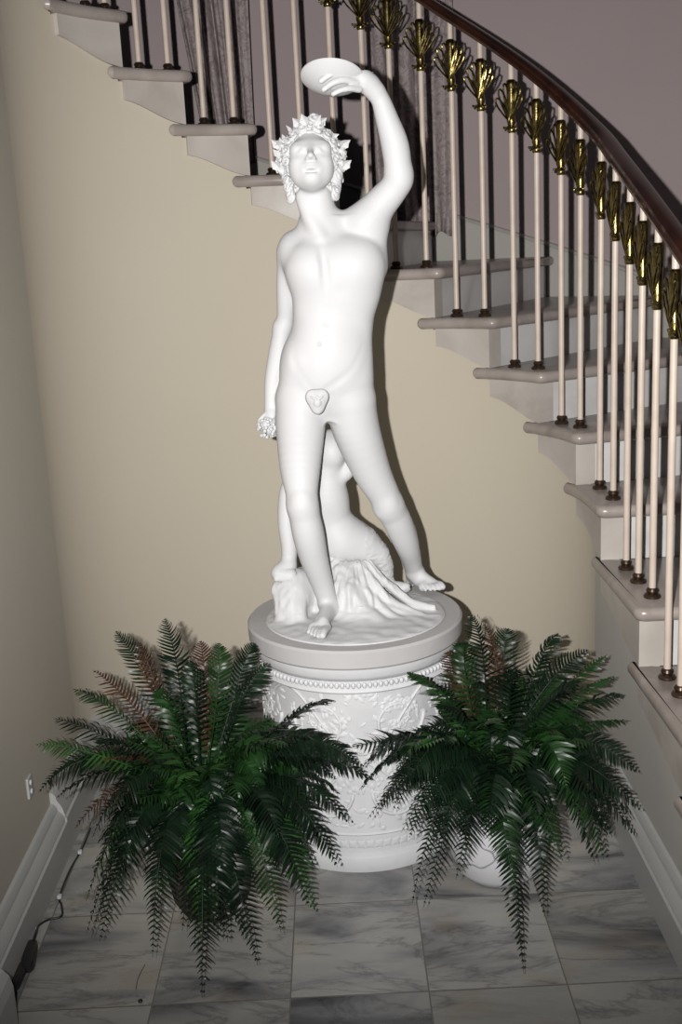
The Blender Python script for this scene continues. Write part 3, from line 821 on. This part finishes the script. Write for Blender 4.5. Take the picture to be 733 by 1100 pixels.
# ivy wreath
mb = MB()
def ivy(c, d, n, L_, Wd):
    c = Vector(c); d = Vector(d).normalized(); n = Vector(n); n = (n - d * n.dot(d)).normalized(); s_ = d.cross(n)
    out = [(0, 0), (.14, .30), (.32, .34), (.46, .40), (.66, .22), (1.0, .05), (.70, -.20), (.46, -.40), (.32, -.32), (.14, -.30)]
    top = [c + d * (a * L_) + s_ * (b * Wd * 1.6) + n * (.10 * L_ * sin(a * 3) - abs(b) * .35 * Wd) for a, b in out]
    mid = c + d * L_ * .4 + n * L_ * .22; k = len(out)
    vs = top + [mid, c + d * L_ * .4 - n * L_ * .05]; fs = [(i, (i + 1) % k, k) for i in range(k)] + [((i + 1) % k, i, k + 1) for i in range(k)]
    mb.add(vs, fs)
random.seed(8)
for i in range(30):
    a = radians(-38) + radians(256) * i / 29 + random.uniform(-.08, .08); k_ = random.uniform(.90, 1.0); x = .074 * cos(a) * k_; u = .004 + .072 * sin(a) * k_
    c = h(x, .012 + random.uniform(-.022, .022), u); out = ex * cos(a) + eu * sin(a); tg = ex * -sin(a) + eu * cos(a)
    ivy(c, out * random.uniform(.15, .9) + ef * random.uniform(-.1, .6) + tg * random.uniform(-1.2, 1.2), ef * random.uniform(.5, 1.2) + out * .6 + tg * random.uniform(-.4, .4), random.uniform(.018, .030), random.uniform(.013, .019))
for x, u, dx, f_ in [(-.074, -.024, -.7, .02), (.073, -.030, .7, .02), (-.070, .030, -.8, .02), (.072, .022, .8, .02), (.002, .080, .15, .025), (-.020, .074, -.6, .03), (.020, .074, .7, .03), (-.006, .070, -.3, .045), (.012, .068, .4, .045)]:
    ivy(h(x, f_, u), ex * dx + eu * .6 + ef * .2, ef + eu * .2, .030, .020)
mb.v = [tuple(np.array(q) - np.array(statue.location)) for q in mb.v]
mb.build('ivy_wreath', M['plaster'], statue, angle=25)

# dish balanced on the fingers
DC = W(357, 85, 2.80); nv = np.array([.10, .42, .90]); nv /= np.linalg.norm(nv)
mb = MB(); R_ = 34 * m2(DC)
prof = [(.001, -.026), (.3 * R_, -.024), (.6 * R_, -.016), (.85 * R_, -.006), (R_, .003), (R_ * 1.01, .006), (R_ * .97, .006), (.8 * R_, -.001), (.5 * R_, -.011), (.001, -.017)]
mb.lathe(prof, n=48, cap=False)
e1 = np.cross(nv, [0, 0, 1]); e1 /= np.linalg.norm(e1); e2 = np.cross(nv, e1)
mb.v = [tuple(DC + e1 * x * 1.0 + e2 * y + nv * z - np.array(statue.location)) for x, y, z in mb.v]
mb.build('dish', M['plaster'], statue, angle=30)

# grapes
mb = MB(); random.seed(2); gc = W(287, 460, 2.862)
for i in range(70):
    t = random.random(); a = random.random() * 6.28; rr = .021 * sqrt(1 - (2 * t - 1) ** 2) + .002
    mb.sphere((gc[0] + rr * cos(a), gc[1] + rr * sin(a), gc[2] + (t - .5) * .046), .0052, 8, 6)
mb.v = [tuple(np.array(q) - np.array(statue.location)) for q in mb.v]
mb.build('grape_bunch', M['plaster'], statue, angle=0)

# fig leaf
mb = MB(); fc = W(341, 429, 2.783); s_ = m2(fc)
k = 40; vs = []; nr = 6
for j in range(nr + 1):
    t = j / nr
    for i in range(k):
        a = 2 * PI * i / k; lob = 1 + .14 * cos(3 * (a + PI / 2)); r = 12 * s_ * lob * t
        x = r * cos(a) * .98; z = r * sin(a) * 1.12 - .002
        yv = -.010 * (1 - t ** 2) - .002 + .003 * abs(sin(1.5 * (a + PI / 2))) * t
        vs.append((fc[0] + x, fc[1] + yv, fc[2] + z))
fs = [(j * k + i, j * k + (i + 1) % k, (j + 1) * k + (i + 1) % k, (j + 1) * k + i) for j in range(nr) for i in range(k)]
mb.add(vs, fs)
for a in (-PI / 2, PI / 6, 5 * PI / 6):
    mb.tube([(fc[0] + q * 10 * s_ * cos(a), fc[1] - .0135 + .009 * q * q, fc[2] + q * 10 * s_ * sin(a)) for q in (0, .3, .6, .9)], [.0022, .002, .0016, .001], 6)
mb.sphere((fc[0], fc[1] - .004, fc[2] - .004), .011, 14, 10, (1, 1, 1.5))
mb.v = [tuple(np.array(q) - np.array(statue.location)) for q in mb.v]
o = mb.build('fig_leaf', M['plaster'], statue, angle=0)
md = o.modifiers.new('thickness', 'SOLIDIFY'); md.thickness = .004; md.offset = 0

# seated goat-legged boy behind the legs
K = Field((-.20, 2.78, ZT + .004), (.26, 3.16, 1.20), .003)
def kc(L, k=.016):
    P = [W(u, v, y) for u, v, y, r in L]; K.chain(P, [px(P[i], L[i][3]) for i in range(len(L))], k)
kc([(356, 478, 2.96, 17), (354, 490, 2.96, 19), (350, 500, 2.955, 14)])          # head turned up behind the thighs
K.ell(W(357, 486, 2.93), (.030, .026, .034), .02)
kc([(352, 512, 2.96, 17), (352, 535, 2.965, 23), (356, 558, 2.97, 22), (364, 580, 2.975, 26)], .02)   # chest and belly
kc([(368, 578, 2.975, 26), (385, 585, 2.98, 23), (396, 592, 2.985, 17)], .02)           # haunch
kc([(318, 512, 2.945, 10), (310, 530, 2.94, 10), (308, 560, 2.93, 9.5), (311, 588, 2.92, 9), (310, 606, 2.915, 8)], .012)
kc([(330, 512, 2.95, 13), (318, 515, 2.945, 11)], .014)
kc([(363, 512, 2.955, 9), (372, 508, 2.95, 8), (378, 498, 2.95, 7)], .012)
kc([(310, 608, 2.905, 9), (300, 616, 2.89, 9), (312, 618, 2.885, 8)], .010)         # fist on the rock
for i in range(4): kc([(298 + i * 5, 614, 2.885, 3.2), (297 + i * 5, 622, 2.872, 3.0)], .004)
kc([(392, 592, 2.985, 17), (404, 596, 2.98, 14), (412, 610, 2.99, 11), (413, 628, 3.0, 9)], .014)   # furry shank
kc([(420, 630, 2.99, 7), (430, 632, 2.985, 7), (436, 631, 2.98, 5.5)], .01)               # hooves
kc([(441, 612, 3.10, 5), (442, 626, 3.11, 6)], .01)
K.ell(W(353, 590, 2.895), (.004, .006, .009), .004, 'd')
def fur(V):
    out = V.copy()
    for i, p in enumerate(V):
        if p[0] > .065 and p[2] < .86:
            d = noise.noise(Vector((p[0] * 60, p[1] * 60, p[2] * 150))) * .004; out[i, 0] += d; out[i, 1] += d
    return out
K.mesh('seated_faun_child', M['plaster'], statue, fur, 2)

# rock draped with an animal skin
Q_ = Field((-.26, 2.58, ZT - .004), (.32, 3.17, .92), .003)
def qc(L, k=.03):
    P = [W(u, v, y) for u, v, y, r in L]; Q_.chain(P, [px(P[i], L[i][3]) for i in range(len(L))], k)
Q_.ell((.025, 2.872, ZT + .002), (.243, .235, .0125), .004)      # thin irregular base plate
qc([(318, 640, 2.90, 21), (330, 632, 2.93, 22), (352, 622, 2.96, 26)])
qc([(312, 652, 2.86, 15), (316, 625, 2.90, 14)])
qc([(360, 615, 2.95, 24), (385, 628, 2.92, 20), (395, 640, 2.89, 16)])
qc([(372, 640, 2.88, 22), (385, 655, 2.85, 17), (400, 668, 2.81, 10)])
qc([(350, 640, 2.93, 20), (372, 660, 2.86, 16), (385, 680, 2.78, 7)])
for i, L in enumerate([[(372, 612, 2.905, 7), (388, 632, 2.87, 6), (408, 652, 2.84, 5), (432, 668, 2.80, 3)],
          [(384, 608, 2.915, 7), (402, 628, 2.88, 6), (424, 648, 2.86, 5), (452, 660, 2.83, 3)],
          [(394, 608, 2.93, 6), (414, 626, 2.91, 5), (440, 646, 2.89, 4.5), (466, 652, 2.86, 2.5)],
          [(362, 615, 2.90, 6), (374, 640, 2.855, 6), (390, 664, 2.81, 5), (410, 678, 2.77, 3)],
          [(355, 640, 2.885, 6), (362, 664, 2.83, 5), (378, 682, 2.77, 3.5)],
          [(300, 632, 2.885, 7), (303, 660, 2.85, 6), (300, 682, 2.83, 4)],
          [(312, 628, 2.875, 7), (316, 655, 2.84, 6), (312, 680, 2.80, 4)],
          [(322, 650, 2.85, 6), (326, 675, 2.81, 4)],
          [(404, 648, 2.86, 5), (440, 662, 2.83, 4), (470, 664, 2.82, 2)]]):
    qc(L, .012)
def rough(V):
    out = V.copy()
    for i, p in enumerate(V):
        h_ = min(1, max(0, (p[2] - ZT - .014) / .03))
        ang = math.atan2(p[1] - 2.95, p[0] - .03)
        n1 = noise.noise(Vector((ang * 9, p[2] * 9, np.hypot(p[0] - .03, p[1] - 2.95) * 14))) * .007
        n2 = noise.noise(Vector((p[0] * 70, p[1] * 70, p[2] * 40))) * .0035
        n3 = noise.noise(Vector((p[0] * 25, p[1] * 25, p[2] * 18))) * .006
        d = (n1 + n2 + n3) * h_
        q = Vector((p[0] - .03, p[1] - 2.97, (p[2] - .66))).normalized()
        out[i] = p + np.array(q) * d
        if h_ < 1: out[i, 2] += noise.noise(Vector((p[0] * 30, p[1] * 30, 0))) * .003 * (p[2] > ZT + .005)
    return out
Q_.mesh('rock_with_animal_skin', M['plaster'], statue, rough, 1)

# ------------------------------------------------------------------ ferns
def fern_frond(B, T, arch, wid, seed, spread=1.0):
    wid = wid * 1.32
    rnd = random.Random(seed); B, T = Vector(B), Vector(T)
    mid = B * .46 + T * .54; mid.z = (max(B.z, T.z) * .85 + (B.z + T.z) * .075 + arch * .9) if T.z < B.z + .08 else B.z + (T.z - B.z) * .78 + arch * .25
    Ln = (mid - B).length + (T - mid).length; n = max(16, int(Ln / .0112)); pts = []
    sidebow = Vector((rnd.uniform(-.02, .02), rnd.uniform(-.02, .02), 0))
    for i in range(n + 1):
        t = i / n; pts.append(B * (1 - t) ** 2 + mid * 2 * t * (1 - t) + T * t * t + sidebow * sin(PI * t))
    mb = MB(); mb.tube(pts[::2] + ([pts[-1]] if n % 2 else []), [.0022 * (1 - .8 * i / (len(pts[::2]))) for i in range(len(pts[::2]) + (1 if n % 2 else 0))], 4, cap=False)
    start = int(n * .10)
    twist = rnd.uniform(-.45, .45); curlv = rnd.uniform(.12, .38)
    for i in range(start, n):
        t = i / n; d = (pts[i + 1] - pts[i]).normalized()
        side = d.cross(Vector((0, 0, 1)))
        if side.length < .15: side = d.cross(Vector((0, 1, 0)))
        side.normalize(); nrm = side.cross(d).normalized()
        side = (side * cos(twist) + nrm * sin(twist)).normalized(); nrm = side.cross(d).normalized()
        if nrm.z < 0 and abs(d.z) < .8: nrm = -nrm
        env = (.40 + .60 * min(1, (t - .10) / .32)) * (1 - max(0, (t - .60) / .40) ** 1.8)
        l = wid * max(.10, env) * rnd.uniform(.90, 1.06); w = .0031 * (.60 + .5 * env)
        for sg in (-1, 1):
            dr = (side * sg + d * (.30 + .40 * t) + nrm * rnd.uniform(-.28, .28)).normalized(); b0 = pts[i]
            dn = -nrm * (curlv * l)
            p1 = b0 + dr * l * .35 + nrm * l * .05; p2 = b0 + dr * l * .75 + dn * .35 + d * l * .04; p3 = b0 + dr * l + dn + d * l * .12
            tw = nrm * w * rnd.uniform(-.2, 1.1) * sg
            vs = [b0 - d * w * 1.0, b0 + d * w * 1.0, p1 + d * w + tw, p1 - d * w - tw, p2 + d * w * .8 + tw, p2 - d * w * .8 - tw, p3]
            mb.add(vs, [(0, 1, 2, 3), (3, 2, 4, 5), (5, 4, 6)])
    return mb

def fern(label, C, pot_prof, tips, crown_r, nrand, seed, spread, potmat, down=.55):
    root = empty('potted_fern', (C[0], C[1], 0)); tag(root, label, 'potted plant')
    mb = MB(); mb.lathe(pot_prof, n=48); pot = mb.build('pot', potmat, root, angle=40)
    top = pot_prof[-1][1]; topr = max(p[0] for p in pot_prof[-3:])
    mb = MB(); mb.lathe([(.001, -.02), (topr * .9, -.02), (topr * .85, .006), (.4 * topr, .02), (.001, .024)], c=(0, 0, crown_z - .05), n=24, cap=False)
    mb.build('potting_moss', M['soil'], root)
    rnd = random.Random(seed); allf = []
    for (T, arch, w, mt) in tips:
        T = Vector(T); T.x = max(-.74, min(.665, T.x)); dv = Vector((T.x - C[0], T.y - C[1], 0)); dv = dv.normalized() * crown_r * rnd.uniform(.2, 1) if dv.length > .01 else dv
        allf.append((Vector((C[0], C[1], crown_z)) + dv, T, arch, w, mt))
    for i in range(nrand):
        a = rnd.uniform(0, 2 * PI); el = rnd.random(); L_ = rnd.uniform(.62, 1.0) * spread
        if el < .24: T = (cos(a) * L_ * .6, sin(a) * L_ * .6, L_ * rnd.uniform(.06, .32)); arch = rnd.uniform(.10, .18)
        elif el < down: T = (cos(a) * L_ * .95, sin(a) * L_ * .85, L_ * rnd.uniform(-.2, .2)); arch = rnd.uniform(.10, .2)
        else: T = (cos(a) * L_ * .8, -abs(sin(a)) * L_ * .85, -L_ * rnd.uniform(.25, .6)); arch = rnd.uniform(.12, .22)
        Tw = Vector((C[0] + T[0], C[1] + T[1], max(.03, crown_z + T[2])))
        # stay clear of drum and walls
        dx, dy = Tw.x - PC[0], Tw.y - PC[1]; rr = math.hypot(dx, dy)
        if rr < .34: Tw.x = PC[0] + dx / rr * .34; Tw.y = PC[1] + dy / rr * .34
        if Tw.y > 2.95: Tw.y = 2.95 - rnd.random() * .1
        Tw.x = max(-.72, min(.62, Tw.x))
        dv = Vector((cos(a), sin(a), 0)) * crown_r * rnd.uniform(.1, 1)
        mt = rnd.choices(['frond_dark', 'frond_mid', 'frond_light', 'frond_brown'], [.66, .25, .05, .04])[0]
        allf.append((Vector((C[0], C[1], crown_z)) + dv, Tw, arch, rnd.uniform(.036, .05), mt))
    for i, (B, T, arch, w, mt) in enumerate(allf):
        mb = fern_frond(B, T, arch, w, seed * 1000 + i); mb.v = [(x - C[0], y - C[1], z) for x, y, z in mb.v]
        o = mb.build('frond', M[mt], root, angle=0)
        if mt == 'frond_light': o['label'] = 'bright green young frond'
        if mt == 'frond_brown': o['label'] = 'brownish dry frond'
    # the crowded short fronds of the crown, too many to tell apart
    bulk = MB()
    for i in range(55):
        a = rnd.uniform(0, 2 * PI); L_ = rnd.uniform(.12, .26); el = rnd.uniform(-.3, .9)
        B = Vector((C[0], C[1], crown_z)) + Vector((cos(a), sin(a), 0)) * crown_r * rnd.random()
        T = Vector((C[0] + cos(a) * L_ * cos(el), C[1] + sin(a) * L_ * cos(el), crown_z + L_ * sin(el)))
        q = fern_frond(B, T, rnd.uniform(.04, .10), rnd.uniform(.032, .042), seed * 77 + i); bulk.add(q.v, q.f)
    bulk.v = [(x - C[0], y - C[1], z) for x, y, z in bulk.v]
    o = bulk.build('crown_fronds', M['frond_mid'], root, angle=0); o['kind'] = 'stuff'
    return root

D, Mi, Li, Br = 'frond_dark', 'frond_mid', 'frond_light', 'frond_brown'
crown_z = .33
def tp(u, v, Y, arch, w=.044, mt=D): return (tuple(W(u, v, Y)), arch, w, mt)
tipsL = [tp(124, 678, 2.62, .10, .03), tp(177, 664, 2.55, .06, .034), tp(78, 740, 2.55, .12, .034, Mi), tp(58, 772, 2.5, .12), tp(28, 852, 2.40, .16, .04), tp(36, 845, 2.45, .14, .036, Mi), tp(38, 800, 2.4, .14, .036, Li), tp(60, 858, 2.38, .12, .036),
         tp(288, 712, 2.58, .10, .034), tp(272, 690, 2.66, .09, .032), tp(235, 690, 2.6, .08, .034, Mi), tp(215, 688, 2.62, .05, .032, Br), tp(357, 752, 2.46, .12, .042), tp(398, 838, 2.38, .14, .044), tp(376, 885, 2.34, .15, .042),
         tp(363, 932, 2.30, .16, .05), tp(332, 975, 2.26, .15, .05), tp(302, 1002, 2.22, .15, .045, Mi), tp(277, 1037, 2.16, .16, .045), tp(262, 1010, 2.2, .14, .042), tp(217, 1072, 2.08, .17, .052), tp(196, 1000, 2.2, .14), tp(164, 1028, 2.14, .16, .045),
         tp(107, 1012, 2.2, .16, .045), tp(93, 1003, 2.24, .15, .045), tp(80, 890, 2.36, .14, .036, Br), tp(100, 945, 2.26, .15), tp(130, 960, 2.24, .15), tp(240, 940, 2.2, .13, .045), tp(165, 800, 2.3, .12, .04, Mi), tp(175, 740, 2.4, .08, .036, Mi),
         tp(190, 842, 2.15, .08, .03, Li), tp(310, 800, 2.3, .14, .044, Mi), tp(100, 720, 2.62, .1, .03, Br), tp(105, 800, 2.35, .14, .045), tp(235, 1010, 2.15, .16, .045), tp(300, 900, 2.25, .15, .045), tp(345, 790, 2.4, .12, .045), tp(150, 690, 2.6, .07, .032, Br), tp(205, 710, 2.5, .07, .034)]
fern('dark green potted fern on the floor left of the drum pedestal', (-.37, 2.50), [(.06, 0), (.075, .004), (.095, .04), (.105, .10), (.10, .16), (.095, .19), (.10, .20), (.09, .205)], tipsL, .06, 60, 21, .42, M['soil'], .50)
tipsR = [tp(507, 660, 2.68, .08, .036), tp(500, 690, 2.62, .08, .034, Mi), tp(545, 675, 2.72, .07, .036), tp(633, 698, 2.66, .12, .036), tp(600, 680, 2.72, .10, .036), tp(658, 703, 2.7, .05, .03, Mi), tp(680, 725, 2.62, .08, .036, Mi), tp(708, 772, 2.5, .10, .034, Mi), tp(690, 745, 2.55, .10),
         tp(703, 830, 2.40, .15, .036), tp(702, 872, 2.36, .16, .042), tp(708, 880, 2.44, .15, .042), tp(690, 900, 2.40, .14, .042), tp(655, 900, 2.36, .14, .04), tp(376, 803, 2.42, .15, .046), tp(395, 880, 2.38, .16, .034), tp(404, 872, 2.42, .14, .04), tp(455, 975, 2.26, .16, .036),
         tp(443, 970, 2.30, .15, .036), tp(490, 945, 2.26, .15, .044), tp(563, 1046, 2.12, .20, .034), tp(552, 955, 2.2, .14, .046, Mi), tp(585, 985, 2.22, .16, .04), tp(605, 925, 2.28, .14, .044, Mi), tp(437, 722, 2.5, .10, .042, Mi), tp(445, 805, 2.34, .10, .03, Li), tp(470, 760, 2.45, .1, .04),
         tp(440, 900, 2.3, .15, .042), tp(425, 850, 2.36, .15, .044), tp(520, 780, 2.3, .10, .04, Mi), tp(600, 790, 2.32, .12, .044, Mi), tp(620, 735, 2.5, .10, .045), tp(560, 720, 2.5, .08, .05), tp(640, 800, 2.36, .12, .044, Mi), tp(548, 830, 2.15, .12, .04, Mi), tp(640, 860, 2.3, .13),
         tp(520, 650 + 20, 2.75, .06, .032, Br), tp(480, 640 + 60, 2.7, .06, .034, Br), tp(520, 900, 2.2, .14, .045), tp(580, 880, 2.2, .14, .045)]
fern('dark green potted fern in white crackled pot right of the drum pedestal', (.36, 2.59), [(.06, 0), (.085, .004), (.118, .04), (.128, .10), (.125, .16), (.112, .215), (.118, .23), (.108, .235)], tipsR, .06, 56, 33, .40, M['pot'], .86)

# ------------------------------------------------------------------ small things
# power cord with plugs along the left baseboard
cr_ = empty('power_cord', (-.72, 2.3, 0)); tag(cr_, 'black power cord with plug lying along the left baseboard', 'cord')
cpts = [Wz(0, 1078, .012), Wz(12, 1062, .012), Wz(20, 1045, .014), Wz(28, 1030, .014)]
def smooth_pts(P, n=8):
    P = [Vector(p) for p in P]; out = []
    for i in range(len(P) - 1):
        p0, p1, p2, p3 = P[max(i - 1, 0)], P[i], P[i + 1], P[min(i + 2, len(P) - 1)]
        for j in range(n):
            t = j / n; out.append(.5 * ((2 * p1) + (p2 - p0) * t + (2 * p0 - 5 * p1 + 4 * p2 - p3) * t * t + (3 * p1 - p0 - 3 * p2 + p3) * t ** 3))
    return out + [P[-1]]
c = Vector(cr_.location)
mb = MB(); mb.tube([p - c for p in smooth_pts([(-.80, 1.9, .012)] + cpts)], .0075, 8); mb.tube([p - c + Vector((.012, .004, .002)) for p in smooth_pts([(-.80, 1.9, .012)] + cpts)], .006, 8)
thin = [Wz(33, 1020, .02), Wz(38, 1003, .03), Wz(42, 994, .012), Wz(52, 988, .006), Wz(66, 984, .006), Wz(66, 972, .006), Wz(64, 963, .008), Wz(75, 935, .006), Wz(88, 912, .006), Wz(97, 890, .006)]
mb.tube([p - c for p in smooth_pts(thin)], .0028, 6)
mb.build('cable', M['cord'], cr_, angle=0)
def block(name, a, b, w, hh, m):
    a, b = Vector(a), Vector(b); d = (b - a); L_ = d.length; d.normalize(); s_ = Vector((d.y, -d.x, 0)).normalized(); up = Vector((0, 0, 1)); mb = MB(); vs = []
    prof_ = [(0, .6), (.08, .85), (.2, 1), (.8, 1), (.92, .85), (1, .55)]
    for t, sc in prof_:
        for i in range(12):
            an = 2 * PI * i / 12; cx_ = abs(cos(an)) ** .5 * (1 if cos(an) > 0 else -1); sx_ = abs(sin(an)) ** .5 * (1 if sin(an) > 0 else -1)
            p = a + d * L_ * t + s_ * cx_ * w * sc + up * sx_ * hh * sc; vs.append(p - c)
    fs = [(i * 12 + j, i * 12 + (j + 1) % 12, (i + 1) * 12 + (j + 1) % 12, (i + 1) * 12 + j) for i in range(len(prof_) - 1) for j in range(12)] + [tuple(reversed(range(12))), tuple(range(60, 72))]
    mb.add(vs, fs); return mb.build(name, m, cr_, angle=30)
block('plug', Wz(29, 1042, .016), Wz(34, 1012, .016), .016, .013, M['cord'])
block('socket_end', Wz(14, 1062, .014), Wz(22, 1036, .014), .013, .012, M['cord'])
for u, v in [(37, 998), (64, 963), (86, 915)]:
    p = Wz(u, v, .014); block('cable_clip', p - np.array([0, .008, 0]), p + np.array([0, .008, 0]), .006, .005, M['clear'])

# wall outlet plate above the left baseboard
oroot = empty('wall_outlet', (cx - Rx, 2.622, .29)); tag(oroot, 'small white outlet plate on the left wall above the baseboard', 'outlet')
mb = MB(); mb.box((-.001, -.018, -.028), (.006, .018, .028)); pl = mb.build('cover_plate', M['trim'], oroot, smooth=False)
md = pl.modifiers.new('round', 'BEVEL'); md.width = .003; md.segments = 2
for dz in (-.012, .012):
    mb = MB(); mb.lathe([(.007, 0), (.007, .003), (.006, .004)], n=16); mb.v = [(z_ + .006, x_, y_ + dz) for x_, y_, z_ in mb.v]; mb.build('socket', M['clear'], oroot)

# white plinth block at the near end of the left baseboard
mb = MB(); rp = [(-.79, 0), (-.752, 0), (-.746, .01), (-.746, .10), (-.752, .125), (-.764, .14), (-.79, .146)]
vs = []
for y in (1.95, 2.085):
    vs += [(x, y, z) for x, z in rp]
n = len(rp); mb.add(vs, [tuple(range(n)), tuple(reversed(range(n, 2 * n)))] + [(i, n + i, n + (i + 1) % n, (i + 1) % n) for i in range(n)])
tag(mb.build('trim_3', M['trim'], smooth=False), kind='structure')

p = Wz(151, 1077, 0)
mb = MB(); mb.sphere((0, 0, .004), .0055, 8, 6, (1, 1, .75)); o = mb.build('pebble', M['cord'], loc=(p[0], p[1], 0)); tag(o, 'tiny dark pebble on the marble below the left fern', 'pebble')
q = [Wz(u, v, .0015) for u, v in [(146, 1063), (148, 1052), (152, 1043), (156, 1036)]]
mb = MB(); mb.tube([Vector(a) - Vector((q[0][0], q[0][1], 0)) for a in smooth_pts(q, 5)], .0007, 5); o = mb.build('dry_stem', M['soil'], loc=(q[0][0], q[0][1], 0)); tag(o, 'thin dark dry stem lying on the tile near the left fern', 'stem')

# ------------------------------------------------------------------ light: the camera's flash beside the lens, faint room light
l = bpy.data.lights.new('camera_flash', 'SPOT'); l.energy = 470; l.shadow_soft_size = .012; l.spot_size = radians(84); l.spot_blend = 1.0; l.color = (1.0, .98, .955)
lo = bpy.data.objects.new('camera_flash', l); COL.objects.link(lo); lo.location = (-.12, 0.0, 1.63)
lo.rotation_euler = (Vector((.20, 3.0, 1.36)) - Vector((0, 0, 1.63))).to_track_quat('-Z', 'Y').to_euler()
w = bpy.data.worlds.new('world'); S.world = w; w.use_nodes = True
w.node_tree.nodes['Background'].inputs[0].default_value = (.62, .70, 1.0, 1); w.node_tree.nodes['Background'].inputs[1].default_value = .022
S.cycles.diffuse_bounces = 1
S.view_settings.view_transform = 'Standard'; S.view_settings.look = 'None'; S.view_settings.exposure = 0; S.view_settings.gamma = 1; S.view_settings.use_curve_mapping = False
